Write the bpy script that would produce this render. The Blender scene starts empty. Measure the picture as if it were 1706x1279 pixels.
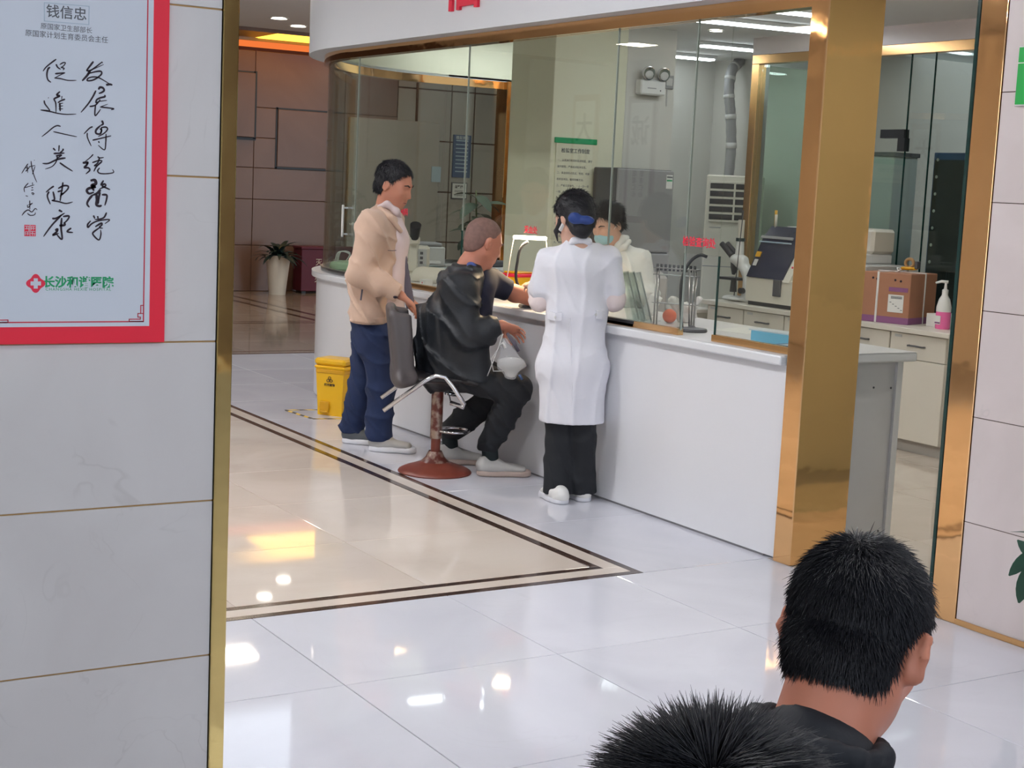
import bpy, bmesh, math, random
import numpy as np
from mathutils import Vector, Matrix
random.seed(7); rng = np.random.default_rng(7)
S = bpy.context.scene
COL = S.collection
PI = math.pi

# ---------------------------------------------------------------- camera
FPX, PITCH, ROLL, YAW, CAMZ = 2501.6, 0.13115, 0.04656, 0.55314, 1.58
_fw = np.array([math.sin(YAW)*math.cos(PITCH), math.cos(YAW)*math.cos(PITCH), -math.sin(PITCH)])
_r = np.array([math.cos(YAW), -math.sin(YAW), 0.0]); _u = np.cross(_r, _fw)
_r2 = math.cos(ROLL)*_r + math.sin(ROLL)*_u; _u2 = -math.sin(ROLL)*_r + math.cos(ROLL)*_u
CAMP = np.array([0, 0, CAMZ])
cd = bpy.data.cameras.new('camera'); cam = bpy.data.objects.new('camera', cd); COL.objects.link(cam)
cd.sensor_width = 36.0; cd.lens = 36.0*FPX/1706.0; cd.clip_start = 0.05; cd.clip_end = 200
cam.matrix_world = Matrix(((_r2[0], _u2[0], -_fw[0], 0), (_r2[1], _u2[1], -_fw[1], 0), (_r2[2], _u2[2], -_fw[2], CAMZ), (0, 0, 0, 1)))
S.camera = cam
def at(px, py, depth):                       # a measured photo point at a known distance -> world point
    return CAMP + depth*(_fw + (px-853)/FPX*_r2 - (py-639.5)/FPX*_u2)
def ony(px, py, y):
    d = _fw + (px-853)/FPX*_r2 - (py-639.5)/FPX*_u2; return CAMP + y/d[1]*d
def onx(px, py, x):
    d = _fw + (px-853)/FPX*_r2 - (py-639.5)/FPX*_u2; return CAMP + x/d[0]*d
def onz(px, py, z):
    d = _fw + (px-853)/FPX*_r2 - (py-639.5)/FPX*_u2; return CAMP + (z-CAMZ)/d[2]*d

# ---------------------------------------------------------------- world, light, exposure
W = bpy.data.worlds.new('world'); S.world = W; W.use_nodes = True
bg = W.node_tree.nodes['Background']; bg.inputs[0].default_value = (0.80, 0.89, 1.0, 1); bg.inputs[1].default_value = 1.95
S.view_settings.view_transform = 'Standard'; S.view_settings.look = 'None'
S.view_settings.exposure = 0.05; S.view_settings.gamma = 1.0; S.view_settings.use_curve_mapping = False
S.cycles.use_denoising = True
S.cycles.max_bounces = 10; S.cycles.glossy_bounces = 5; S.cycles.transparent_max_bounces = 24; S.cycles.diffuse_bounces = 4
S.cycles.caustics_reflective = False; S.cycles.caustics_refractive = False; S.cycles.sample_clamp_indirect = 6.0
def area(name, loc, sx, sy, power, col=(1, 1, 1), rot=(0, 0, 0), portal=False, spread=PI):
    l = bpy.data.lights.new(name, 'AREA'); l.shape = 'RECTANGLE'; l.size = sx; l.size_y = sy; l.energy = power; l.color = col; l.spread = spread
    o = bpy.data.objects.new(name, l); COL.objects.link(o); o.location = loc; o.rotation_euler = rot
    if portal: l.cycles.is_portal = True
    return o
# daylight through the glazed entrance behind the viewer
area('entrance_portal', (0.0, -5.9, 1.6), 8.2, 3.1, 1, rot=(-PI/2, 0, PI), portal=True)

# ---------------------------------------------------------------- materials
MATS = {}
def nodes(name):
    m = bpy.data.materials.new(name); m.use_nodes = True
    nt = m.node_tree; b = nt.nodes['Principled BSDF']; MATS[name] = m
    return m, nt, b
def pr(name, col, rough=0.5, metal=0.0, spec=0.5, emit=None, es=0.0, noise=None, bump=None, coat=0.0, trans=0.0, ns=8.0, sub=0.0, sheen=0.0):
    """principled with optional colour mottling (noise = amount) and bump (strength, scale)"""
    m, nt, b = nodes(name)
    b.inputs['Base Color'].default_value = (*col, 1); b.inputs['Roughness'].default_value = rough
    b.inputs['Metallic'].default_value = metal; b.inputs['Specular IOR Level'].default_value = spec
    b.inputs['Coat Weight'].default_value = coat; b.inputs['Transmission Weight'].default_value = trans
    b.inputs['Sheen Weight'].default_value = sheen
    if sub: b.inputs['Subsurface Weight'].default_value = sub; b.inputs['Subsurface Radius'].default_value = (.012, .005, .003); b.inputs['Subsurface Scale'].default_value = 1.0
    if emit: b.inputs['Emission Color'].default_value = (*emit, 1); b.inputs['Emission Strength'].default_value = es
    N, L = nt.nodes, nt.links
    if noise or bump:
        tc = N.new('ShaderNodeTexCoord')
    if noise:
        t = N.new('ShaderNodeTexNoise'); t.inputs['Scale'].default_value = ns; t.inputs['Detail'].default_value = 5
        L.new(tc.outputs['Object'], t.inputs['Vector'])
        mx = N.new('ShaderNodeMix'); mx.data_type = 'RGBA'
        mx.inputs['A'].default_value = (*[c*(1-noise) for c in col], 1); mx.inputs['B'].default_value = (*[min(1, c*(1+noise)) for c in col], 1)
        L.new(t.outputs['Fac'], mx.inputs['Factor']); L.new(mx.outputs['Result'], b.inputs['Base Color'])
    if bump:
        t2 = N.new('ShaderNodeTexNoise'); t2.inputs['Scale'].default_value = bump[1]; t2.inputs['Detail'].default_value = 4
        L.new(tc.outputs['Object'], t2.inputs['Vector'])
        bp = N.new('ShaderNodeBump'); bp.inputs['Strength'].default_value = bump[0]; bp.inputs['Distance'].default_value = bump[2] if len(bump) > 2 else 0.01
        L.new(t2.outputs['Fac'], bp.inputs['Height']); L.new(bp.outputs['Normal'], b.inputs['Normal'])
    return m
def stone(name, c1, c2, vein, rough, vs=1.5, vamt=0.5, grain=0.0, world=True, coat=0.0, spec=0.5):
    """polished stone: soft clouds plus thin veins, varied tile by tile"""
    m, nt, b = nodes(name); N, L = nt.nodes, nt.links
    b.inputs['Roughness'].default_value = rough; b.inputs['Coat Weight'].default_value = coat; b.inputs['Coat Roughness'].default_value = 0.03
    b.inputs['Specular IOR Level'].default_value = spec
    tc = N.new('ShaderNodeTexCoord'); oi = N.new('ShaderNodeObjectInfo')
    sc = N.new('ShaderNodeVectorMath'); sc.operation = 'MULTIPLY_ADD'
    cmb = N.new('ShaderNodeCombineXYZ')
    for i in range(3): L.new(oi.outputs['Random'], cmb.inputs[i])
    sc.inputs[1].default_value = (17, 23, 31)
    L.new(cmb.outputs[0], sc.inputs[0]); L.new(tc.outputs['Object'], sc.inputs[2])
    n1 = N.new('ShaderNodeTexNoise'); n1.inputs['Scale'].default_value = vs; n1.inputs['Detail'].default_value = 6; n1.inputs['Distortion'].default_value = 1.2
    L.new(sc.outputs[0], n1.inputs['Vector'])
    mx = N.new('ShaderNodeMix'); mx.data_type = 'RGBA'; mx.inputs['A'].default_value = (*c1, 1); mx.inputs['B'].default_value = (*c2, 1)
    cr0 = N.new('ShaderNodeValToRGB'); cr0.color_ramp.elements[0].position = 0.35; cr0.color_ramp.elements[1].position = 0.68
    L.new(n1.outputs['Fac'], cr0.inputs[0]); L.new(cr0.outputs[0], mx.inputs['Factor'])
    n2 = N.new('ShaderNodeTexNoise'); n2.inputs['Scale'].default_value = vs*1.3; n2.inputs['Detail'].default_value = 3; n2.inputs['Distortion'].default_value = 2.0
    L.new(sc.outputs[0], n2.inputs['Vector'])
    cr = N.new('ShaderNodeValToRGB'); e = cr.color_ramp.elements
    e[0].position = 0.488; e[0].color = (0, 0, 0, 1); e[1].position = 0.5; e[1].color = (vamt, vamt, vamt, 1)
    x = cr.color_ramp.elements.new(0.512); x.color = (0, 0, 0, 1)
    L.new(n2.outputs['Fac'], cr.inputs[0])
    n3 = N.new('ShaderNodeTexNoise'); n3.inputs['Scale'].default_value = vs*2.2; n3.inputs['Detail'].default_value = 2
    L.new(sc.outputs[0], n3.inputs['Vector']); cr3 = N.new('ShaderNodeValToRGB'); cr3.color_ramp.elements[0].position = .50; cr3.color_ramp.elements[1].position = .66
    L.new(n3.outputs['Fac'], cr3.inputs[0]); vm = N.new('ShaderNodeMath'); vm.operation = 'MULTIPLY'; L.new(cr.outputs[0], vm.inputs[0]); L.new(cr3.outputs[0], vm.inputs[1])
    mx2 = N.new('ShaderNodeMix'); mx2.data_type = 'RGBA'; L.new(vm.outputs[0], mx2.inputs['Factor'])
    L.new(mx.outputs['Result'], mx2.inputs['A']); mx2.inputs['B'].default_value = (*vein, 1)
    L.new(mx2.outputs['Result'], b.inputs['Base Color'])
    return m
def glass(name, tint, ior=1.45, rough=0.0, boost=1.0):
    """thin architectural glass: tinted see-through with a Fresnel mirror on each face"""
    m = bpy.data.materials.new(name); m.use_nodes = True; MATS[name] = m
    N, L = m.node_tree.nodes, m.node_tree.links; N.clear()
    o = N.new('ShaderNodeOutputMaterial'); t = N.new('ShaderNodeBsdfTransparent'); t.inputs[0].default_value = (*tint, 1)
    g = N.new('ShaderNodeBsdfGlossy'); g.inputs['Roughness'].default_value = rough; g.inputs[0].default_value = (1, 1, 1, 1)
    f = N.new('ShaderNodeFresnel')           # same reflectance on both faces of the sheet
    ge = N.new('ShaderNodeNewGeometry'); mr = N.new('ShaderNodeMix'); mr.inputs['A'].default_value = ior; mr.inputs['B'].default_value = 1/ior
    L.new(ge.outputs['Backfacing'], mr.inputs['Factor']); L.new(mr.outputs['Result'], f.inputs[0])
    mu = N.new('ShaderNodeMath'); mu.operation = 'MULTIPLY'; mu.inputs[1].default_value = boost; mu.use_clamp = True
    mx = N.new('ShaderNodeMixShader'); L.new(f.outputs[0], mu.inputs[0]); L.new(mu.outputs[0], mx.inputs[0])
    L.new(t.outputs[0], mx.inputs[1]); L.new(g.outputs[0], mx.inputs[2]); L.new(mx.outputs[0], o.inputs[0])
    return m
def emis(name, col, s):
    m = bpy.data.materials.new(name); m.use_nodes = True; MATS[name] = m
    N, L = m.node_tree.nodes, m.node_tree.links; N.clear()
    o = N.new('ShaderNodeOutputMaterial'); e = N.new('ShaderNodeEmission'); e.inputs[0].default_value = (*col, 1); e.inputs[1].default_value = s
    L.new(e.outputs[0], o.inputs[0]); return m

stone('floor_white', (.62, .625, .69), (.69, .695, .755), (.54, .54, .59), .035, 1.2, .2)
stone('floor_beige', (.66, .575, .50), (.73, .65, .575), (.58, .48, .40), .035, 1.6, .25)
stone('floor_far', (.30, .235, .19), (.36, .285, .23), (.24, .18, .14), .08, 1.6, .3)
stone('emperador', (.035, .018, .013), (.075, .04, .028), (.35, .26, .20), .10, 14, .7)
stone('wall_marble', (.70, .69, .68), (.655, .64, .63), (.46, .44, .43), .22, 2.2, .30)
stone('wall_marble_pink', (.73, .645, .63), (.66, .58, .565), (.50, .45, .44), .25, 1.6, .3)
stone('brown_stone', (.20, .115, .082), (.17, .095, .066), (.23, .14, .10), .25, .9, .2)
stone('grey_stone', (.42, .385, .355), (.37, .34, .31), (.30, .27, .25), .28, .9, .3)
pr('grout_gold', (.55, .33, .12), .5); pr('grout_grey', (.30, .29, .30), .8); pr('grout_brown', (.10, .055, .04), .8)
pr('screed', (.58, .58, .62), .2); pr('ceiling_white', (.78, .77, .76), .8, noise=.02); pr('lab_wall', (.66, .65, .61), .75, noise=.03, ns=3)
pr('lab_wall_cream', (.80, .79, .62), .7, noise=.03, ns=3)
pr('gold', (.95, .56, .26), .055, 1.0, bump=(.10, 1.6, .05)); pr('gold_pale', (.78, .60, .24), .06, 1.0, bump=(.12, 1.8, .05))
pr('gold_satin', (.86, .51, .23), .22, 1.0)
pr('laminate_white', (.80, .80, .825), .28, coat=.2); pr('laminate_grey', (.66, .655, .67), .35, noise=.02); pr('top_white', (.78, .79, .81), .22, coat=.3)
pr('fascia_white', (.76, .785, .83), .4); pr('cab_cream', (.72, .68, .61), .4); pr('cab_grey', (.45, .43, .41), .5)
pr('black_plastic', (.022, .024, .03), .35); pr('dark_grey', (.09, .09, .10), .45); pr('mid_grey', (.30, .30, .31), .45); pr('light_grey', (.55, .55, .54), .45)
pr('white_plastic', (.78, .78, .77), .3); pr('cream_plastic', (.74, .70, .61), .35); pr('chrome', (.75, .75, .78), .10, 1.0); pr('steel', (.5, .5, .5), .28, 1.0)
pr('navy_gloss', (.018, .024, .055), .12); pr('red_print', (.88, .012, .045), .45); pr('red_deep', (.62, .01, .04), .45); pr('red_letter', (.80, .015, .06), .4)
pr('ink', (.022, .010, .022), .6); pr('ink_grey', (.11, .12, .14), .6); pr('green_print', (.01, .36, .14), .5); pr('paper_cool', (.66, .72, .80), .35); pr('paper', (.80, .80, .78), .6)
pr('paper_cream', (.78, .77, .60), .6); pr('yellow_plastic', (.88, .50, .012), .32); pr('yellow_dark', (.70, .36, .01), .4); pr('cardboard', (.42, .20, .12), .75, noise=.08, ns=12)
pr('purple_tape', (.26, .10, .24), .4); pr('pink_liquid', (.90, .18, .45), .2); pr('wood', (.42, .25, .11), .4, noise=.2, ns=5); pr('green_sign', (.01, .40, .07), .35)
pr('maroon', (.12, .012, .03), .45); pr('blue_board', (.035, .08, .20), .35); pr('blue_pale', (.40, .52, .62), .5); pr('cyan_box', (.18, .55, .80), .45)
pr('leaf', (.025, .085, .05), .4, noise=.35, ns=9); pr('leaf_dark', (.012, .035, .035), .4, noise=.3, ns=9); pr('leaf_grey', (.055, .085, .05), .6, noise=.3, ns=9); pr('soil', (.05, .035, .025), .9); pr('stem', (.12, .14, .06), .6)
pr('skin', (.50, .215, .14), .5, sub=.06, noise=.07, ns=14); pr('skin_pale', (.66, .40, .30), .5, sub=.06, noise=.05, ns=14); pr('skin_red', (.50, .20, .13), .5, sub=.06, noise=.10, ns=12)
pr('skin_near', (.62, .24, .15), .5, sub=.08, noise=.08, ns=30)
pr('hair_black', (.010, .010, .014), .52, bump=(.6, 90, .004)); pr('hair_strand', (.009, .010, .015), .38); pr('hair_grey', (.19, .105, .088), .7, noise=.35, ns=60)
pr('jacket_tan', (.60, .42, .315), .8, noise=.05, bump=(.35, 22, .01), sheen=.2); pr('shirt_pink', (.70, .58, .58), .8); pr('lining_dark', (.10, .09, .12), .8)
pr('denim', (.012, .026, .085), .85, noise=.25, ns=10, bump=(.3, 20, .01)); pr('jacket_black', (.011, .014, .019), .50, bump=(.4, 18, .012)); pr('jacket_cloth', (.012, .015, .021), .72, bump=(.4, 30, .006)); pr('polo_navy', (.012, .014, .035), .8)
pr('shirt_blue', (.05, .08, .26), .8); pr('trouser_black', (.010, .012, .016), .8, bump=(.3, 16, .01)); pr('coat_white', (.79, .79, .85), .75, bump=(.25, 14, .012), sheen=.1)
pr('coat_tech', (.72, .73, .72), .75, bump=(.3, 14, .012)); pr('sleeve_pink', (.84, .72, .70), .8, bump=(.35, 18, .01)); pr('shoe_white', (.78, .77, .74), .5); pr('shoe_grey', (.46, .45, .43), .6, noise=.08)
pr('shoe_dark', (.10, .11, .12), .6); pr('sole_white', (.74, .74, .78), .5); pr('sole_tan', (.46, .36, .31), .6); pr('sole_red', (.16, .045, .04), .6); pr('bow_blue', (.012, .045, .22), .5)
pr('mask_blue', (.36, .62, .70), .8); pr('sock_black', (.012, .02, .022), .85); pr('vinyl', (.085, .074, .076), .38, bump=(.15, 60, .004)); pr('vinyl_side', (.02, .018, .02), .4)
m, nt, b = nodes('rust'); N, L = nt.nodes, nt.links
tc = N.new('ShaderNodeTexCoord'); nz = N.new('ShaderNodeTexNoise'); nz.inputs['Scale'].default_value = 22; nz.inputs['Detail'].default_value = 8; L.new(tc.outputs['Object'], nz.inputs['Vector'])
cr = N.new('ShaderNodeValToRGB'); e = cr.color_ramp.elements; e[0].position = .44; e[0].color = (.14, .028, .018, 1); e[1].position = .60; e[1].color = (.40, .30, .24, 1)
L.new(nz.outputs['Fac'], cr.inputs[0]); L.new(cr.outputs[0], b.inputs['Base Color'])
cr2 = N.new('ShaderNodeValToRGB'); e = cr2.color_ramp.elements; e[0].position = .50; e[0].color = (0, 0, 0, 1); e[1].position = .62; e[1].color = (.9, .9, .9, 1)
L.new(nz.outputs['Fac'], cr2.inputs[0]); L.new(cr2.outputs[0], b.inputs['Metallic']); b.inputs['Roughness'].default_value = .32
pr('rust_red', (.20, .045, .028), .4, noise=.25, ns=20)
m, nt, b = nodes('hazard_tape'); N, L = nt.nodes, nt.links
tc = N.new('ShaderNodeTexCoord'); wv = N.new('ShaderNodeTexWave'); wv.bands_direction = 'DIAGONAL'; wv.inputs['Scale'].default_value = 5.5; L.new(tc.outputs['Object'], wv.inputs['Vector'])
cr = N.new('ShaderNodeValToRGB'); cr.color_ramp.interpolation = 'CONSTANT'; e = cr.color_ramp.elements; e[0].color = (.02, .02, .02, 1); e[1].position = .5; e[1].color = (.75, .50, .03, 1)
L.new(wv.outputs['Fac'], cr.inputs[0]); L.new(cr.outputs[0], b.inputs['Base Color'])
glass('glass_front', (.955, .965, .94)); glass('glass_curved', (.91, .945, .915)); glass('glass_door', (.90, .955, .93)); glass('glass_partition', (.86, .925, .885))
glass('acrylic', (.90, .95, .94)); pr('plastic_bag', (.75, .77, .80), .15)
pr('glass_edge', (.012, .05, .045), .1); pr('seam_edge', (.32, .36, .33), .2); pr('bag_fluid', (.70, .70, .67), .3); MATS['plastic_bag'].node_tree.nodes['Principled BSDF'].inputs['Alpha'].default_value = .30; MATS['bag_fluid'].node_tree.nodes['Principled BSDF'].inputs['Alpha'].default_value = .55; emis('panel_white', (.98, .98, 1.0), 46.0); emis('panel_hall', (.97, .975, 1.0), 120.0)
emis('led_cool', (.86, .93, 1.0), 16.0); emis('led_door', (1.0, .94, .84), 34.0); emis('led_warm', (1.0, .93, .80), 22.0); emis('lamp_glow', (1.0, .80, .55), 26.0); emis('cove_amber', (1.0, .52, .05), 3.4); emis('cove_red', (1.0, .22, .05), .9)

# ---------------------------------------------------------------- mesh helpers
class MB:
    def __init__(s): s.v = []; s.f = []; s.mi = []; s.cur = 0
    def add(s, vs, fs):
        n = len(s.v); s.v += [tuple(float(c) for c in v) for v in vs]; s.f += [tuple(i+n for i in f) for f in fs]; s.mi += [s.cur]*len(fs); return s
    def box(s, x0, x1, y0, y1, z0, z1, b=0.0, M=None):
        if x0 > x1: x0, x1 = x1, x0
        if y0 > y1: y0, y1 = y1, y0
        if z0 > z1: z0, z1 = z1, z0
        b = min(b, .49*min(x1-x0, y1-y0, z1-z0))
        if b <= 0:
            vs = [(x, y, z) for z in (z0, z1) for y in (y0, y1) for x in (x0, x1)]
            fs = [(0, 2, 3, 1), (4, 5, 7, 6), (0, 1, 5, 4), (2, 6, 7, 3), (0, 4, 6, 2), (1, 3, 7, 5)]
        else:
            vs = []; idx = {}
            for cz in (0, 1):
                for cy in (0, 1):
                    for cx in (0, 1):
                        X, Y, Z = (x0, x1)[cx], (y0, y1)[cy], (z0, z1)[cz]
                        dx, dy, dz = (b, -b)[cx], (b, -b)[cy], (b, -b)[cz]
                        idx[cx, cy, cz] = len(vs)
                        vs += [(X, Y+dy, Z+dz), (X+dx, Y, Z+dz), (X+dx, Y+dy, Z)]
            fs = []
            g = lambda cx, cy, cz, a: idx[cx, cy, cz]+a
            for c in (0, 1):
                fs.append(tuple(g(c, *q, 0) for q in ((0, 0), (1, 0), (1, 1), (0, 1)))[::1 if c else -1])
                fs.append(tuple(g(q[0], c, q[1], 1) for q in ((0, 0), (1, 0), (1, 1), (0, 1)))[::-1 if c else 1])
                fs.append(tuple(g(*q, c, 2) for q in ((0, 0), (1, 0), (1, 1), (0, 1)))[::1 if c else -1])
            for c1 in (0, 1):
                for c2 in (0, 1):
                    s1 = 1 if (c1+c2) % 2 == 0 else -1
                    fs.append((g(c1, c2, 0, 0), g(c1, c2, 1, 0), g(c1, c2, 1, 1), g(c1, c2, 0, 1))[::-s1])
                    fs.append((g(c1, 0, c2, 0), g(c1, 0, c2, 2), g(c1, 1, c2, 2), g(c1, 1, c2, 0))[::-s1])
                    fs.append((g(0, c1, c2, 1), g(1, c1, c2, 1), g(1, c1, c2, 2), g(0, c1, c2, 2))[::-s1])
            for k in idx: 
                s1 = 1 if sum(k) % 2 else -1
                fs.append((idx[k], idx[k]+1, idx[k]+2)[::s1])
        if M is not None: vs = [tuple(M @ Vector(v)) for v in vs]
        return s.add(vs, fs)
    def tube(s, pts, r, n=10, cap=True, closed=False):
        pts = [Vector(p) for p in pts]; k = len(pts); rs = r if hasattr(r, '__len__') else [r]*k
        t0 = (pts[1]-pts[0]).normalized(); ref = Vector((0, 0, 1)) if abs(t0.z) < .9 else Vector((1, 0, 0))
        u = t0.cross(ref).normalized(); rings = []
        for i, p in enumerate(pts):
            a = pts[(i-1) % k] if (i > 0 or closed) else p; c = pts[(i+1) % k] if (i < k-1 or closed) else p
            t = (c-a).normalized(); u = (u - t*u.dot(t)).normalized(); w = t.cross(u)
            rings.append([p + rs[i]*(math.cos(2*PI*j/n)*u + math.sin(2*PI*j/n)*w) for j in range(n)])
        vs = [v for rg in rings for v in rg]; fs = []
        for i in range(k if closed else k-1):
            i2 = (i+1) % k
            for j in range(n): fs.append((i*n+j, i*n+(j+1) % n, i2*n+(j+1) % n, i2*n+j))
        if cap and not closed: fs += [tuple(range(n))[::-1], tuple((k-1)*n+j for j in range(n))]
        return s.add(vs, fs)
    def lathe(s, prof, c=(0, 0, 0), n=24, M=None, caps=True):
        vs = []; fs = []
        for (r, z) in prof: vs += [(c[0]+r*math.cos(2*PI*j/n), c[1]+r*math.sin(2*PI*j/n), c[2]+z) for j in range(n)]
        for i in range(len(prof)-1):
            for j in range(n): fs.append((i*n+j, i*n+(j+1) % n, (i+1)*n+(j+1) % n, (i+1)*n+j))
        if caps: fs += [tuple(range(n))[::-1], tuple((len(prof)-1)*n+j for j in range(n))]
        if M is not None: vs = [tuple(M @ Vector(v)) for v in vs]
        return s.add(vs, fs)
    def prism(s, poly, z0, z1, M=None):
        n = len(poly); vs = [(x, y, z0) for x, y in poly]+[(x, y, z1) for x, y in poly]
        fs = [tuple(range(n))[::-1], tuple(range(n, 2*n))]+[(i, (i+1) % n, (i+1) % n+n, i+n) for i in range(n)]
        if M is not None: vs = [tuple(M @ Vector(v)) for v in vs]
        return s.add(vs, fs)
    def ball(s, c, r, n=12, M=None):
        r = r if hasattr(r, '__len__') else (r, r, r); vs = []; fs = []; m = max(6, n//2+1)
        for i in range(m+1):
            th = PI*i/m
            for j in range(n): vs.append((c[0]+r[0]*math.sin(th)*math.cos(2*PI*j/n), c[1]+r[1]*math.sin(th)*math.sin(2*PI*j/n), c[2]+r[2]*math.cos(th)))
        for i in range(m):
            for j in range(n): fs.append((i*n+j, (i+1)*n+j, (i+1)*n+(j+1) % n, i*n+(j+1) % n))
        if M is not None: vs = [tuple(M @ Vector(v)) for v in vs]
        return s.add(vs, fs)
    def wallstrip(s, path, z0, z1, th):
        """a vertical sheet of thickness th (offset to the left of the path)"""
        p = [Vector((a, b)) for a, b in path]; n = len(p); off = []
        for i in range(n):
            t = (p[min(i+1, n-1)]-p[max(i-1, 0)]).normalized(); off.append(p[i]+Vector((-t.y, t.x))*th)
        poly = [tuple(q) for q in p]+[tuple(q) for q in off[::-1]]
        vs = []; fs = []
        for i in range(n):
            vs += [(*p[i], z0), (*p[i], z1), (*off[i], z1), (*off[i], z0)]
        for i in range(n-1):
            a = i*4; b = a+4
            fs += [(a, b, b+1, a+1), (a+1, b+1, b+2, a+2), (a+2, b+2, b+3, a+3), (a+3, b+3, b, a)]
        fs += [(0, 1, 2, 3), tuple(4*(n-1)+k for k in (3, 2, 1, 0))]
        return s.add(vs, fs)
    def build(s, name, mat, parent=None, smooth=None, loc=None):
        me = bpy.data.meshes.new(name); me.from_pydata(s.v, [], s.f)
        for mm in (mat if isinstance(mat, (list, tuple)) else [mat]): me.materials.append(MATS[mm])
        if any(s.mi): me.polygons.foreach_set('material_index', s.mi)
        return finish(name, me, parent, smooth, loc)
def finish(name, me, parent=None, smooth=None, loc=None):
    bm = bmesh.new(); bm.from_mesh(me); bmesh.ops.recalc_face_normals(bm, faces=bm.faces)
    bm.to_mesh(me); bm.free()
    if smooth:
        me.polygons.foreach_set('use_smooth', [True]*len(me.polygons))
        if smooth < 3: 
            try: me.set_sharp_from_angle(angle=smooth)
            except Exception: pass
    o = bpy.data.objects.new(name, me); COL.objects.link(o)
    if loc is not None: o.location = loc
    if parent is not None: o.parent = parent
    return o
def tag(o, label=None, cat=None, group=None, kind=None):
    if label: o['label'] = label
    if cat: o['category'] = cat
    if group: o['group'] = group
    if kind: o['kind'] = kind
    return o
def thing(name, label, cat, loc=(0, 0, 0), rz=0.0, group=None, kind=None):
    o = bpy.data.objects.new(name, None); COL.objects.link(o); o.location = loc; o.rotation_euler = (0, 0, rz); o.empty_display_size = .1
    return tag(o, label, cat, group, kind)
def struct(o, label=None): o['kind'] = 'structure'; return tag(o, label)
def inst(o, loc=None, parent=None, rz=None):
    c = o.copy(); COL.objects.link(c)
    if loc is not None: c.location = loc
    if rz is not None: c.rotation_euler = (0, 0, rz)
    if parent is not None: c.parent = parent
    return c
def copy_tree(o, parent=None):
    c = o.copy(); COL.objects.link(c)
    if parent is not None: c.parent = parent
    for ch in list(o.children): copy_tree(ch, c)
    return c
def bx(name, mat, parent, x0, x1, y0, y1, z0, z1, b=0.0, M=None):
    return MB().box(x0, x1, y0, y1, z0, z1, b, M).build(name, mat, parent)
_tm = {}
def text(name, body, size, mat, M, parent=None, bold=0.0, extr=.0006, align='CENTER', spacing=1.0, sx=1.0):
    c = bpy.data.curves.new('t', 'FONT'); c.body = body; c.size = size; c.extrude = extr; c.offset = bold; c.align_x = align; c.space_character = spacing; c.resolution_u = 3
    o = bpy.data.objects.new('t', c); COL.objects.link(o)
    me = bpy.data.meshes.new_from_object(o.evaluated_get(bpy.context.evaluated_depsgraph_get()))
    bpy.data.objects.remove(o); bpy.data.curves.remove(c)
    if sx != 1: me.transform(Matrix.Diagonal((sx, 1, 1, 1)))
    me.transform(M); me.materials.clear(); me.materials.append(MATS[mat]); me.name = name
    r = bpy.data.objects.new(name, me); COL.objects.link(r)
    if parent is not None: r.parent = parent
    return r
def face_my(x, y, z, rot=0.0):   # plane facing -Y
    return Matrix.Translation((x, y, z)) @ Matrix(((1, 0, 0, 0), (0, 0, -1, 0), (0, 1, 0, 0), (0, 0, 0, 1))) @ Matrix.Rotation(rot, 4, 'Z')
def face_mx(x, y, z, rot=0.0):   # plane facing -X
    return Matrix.Translation((x, y, z)) @ Matrix(((0, 0, -1, 0), (-1, 0, 0, 0), (0, 1, 0, 0), (0, 0, 0, 1))) @ Matrix.Rotation(rot, 4, 'Z')
def face_px(x, y, z):            # plane facing +X
    return Matrix.Translation((x, y, z)) @ Matrix(((0, 0, 1, 0), (1, 0, 0, 0), (0, 1, 0, 0), (0, 0, 0, 1)))
def stroke(mb, pts, w, h=.0008):
    """a brush stroke in the local xy plane: variable-width ribbon with rounded ends"""
    if len(pts) == 1: pts = [pts[0], (pts[0][0]+w*.4, pts[0][1]-w*.2)]
    P = [Vector((a, b)) for a, b in pts]; Q = []
    for i in range(len(P)-1):                      # Catmull-Rom
        p0, p1, p2, p3 = P[max(i-1, 0)], P[i], P[i+1], P[min(i+2, len(P)-1)]
        for k in range(5):
            t = k/5; Q.append(.5*((2*p1)+(p2-p0)*t+(2*p0-5*p1+4*p2-p3)*t*t+(3*p1-p0-3*p2+p3)*t**3))
    Q.append(P[-1]); n = len(Q); L = []; R = []
    for i in range(n):
        t = Q[min(i+1, n-1)]-Q[max(i-1, 0)]
        t = t.normalized() if t.length > 1e-9 else Vector((1, 0))
        f = i/(n-1); ww = w*.5*(1.0-.35*f)*min(1, .55+3*min(f, 1-f)); nrm = Vector((-t.y, t.x))
        L.append(Q[i]+nrm*ww); R.append(Q[i]-nrm*ww)
    vs = [(p.x, p.y, h) for p in L]+[(p.x, p.y, h) for p in R]
    mb.add(vs, [(i, i+1, n+i+1, n+i) for i in range(n-1)])
# ================================================================ THE SETTING
# ---------------------------------------------------------------- floor
floor = struct(thing('floor', 'polished stone tile floor of the hall', None), 'polished stone tile floor with a beige field and dark inlay lines')
bx('floor_bed', 'screed', floor, -5, 13, -9, 20, -.12, -.006)
bx('floor_joint', 'grout_grey', floor, -5, 11, 0, 19.4, -.006, -.0035)
_tiles = {}
def ftile(x0, x1, y0, y1, mat, gap=.003, name='floor_tile', parent=None, z=0.0, th=.02):
    w, d = round(x1-x0-gap, 4), round(y1-y0-gap, 4); k = (w, d, mat, th)
    loc = ((x0+x1)/2, (y0+y1)/2, z)
    if k not in _tiles: _tiles[k] = MB().box(-w/2, w/2, -d/2, d/2, -th, 0, .0012).build(name, mat, parent or floor, loc=loc); return _tiles[k]
    return inst(_tiles[k], loc, parent or floor)
XE = [-.415, .385, 1.185, 1.985, 2.785, 3.585, 4.405]; YE = [.93, 1.73, 2.53, 3.33, 4.13, 4.915]
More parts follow.
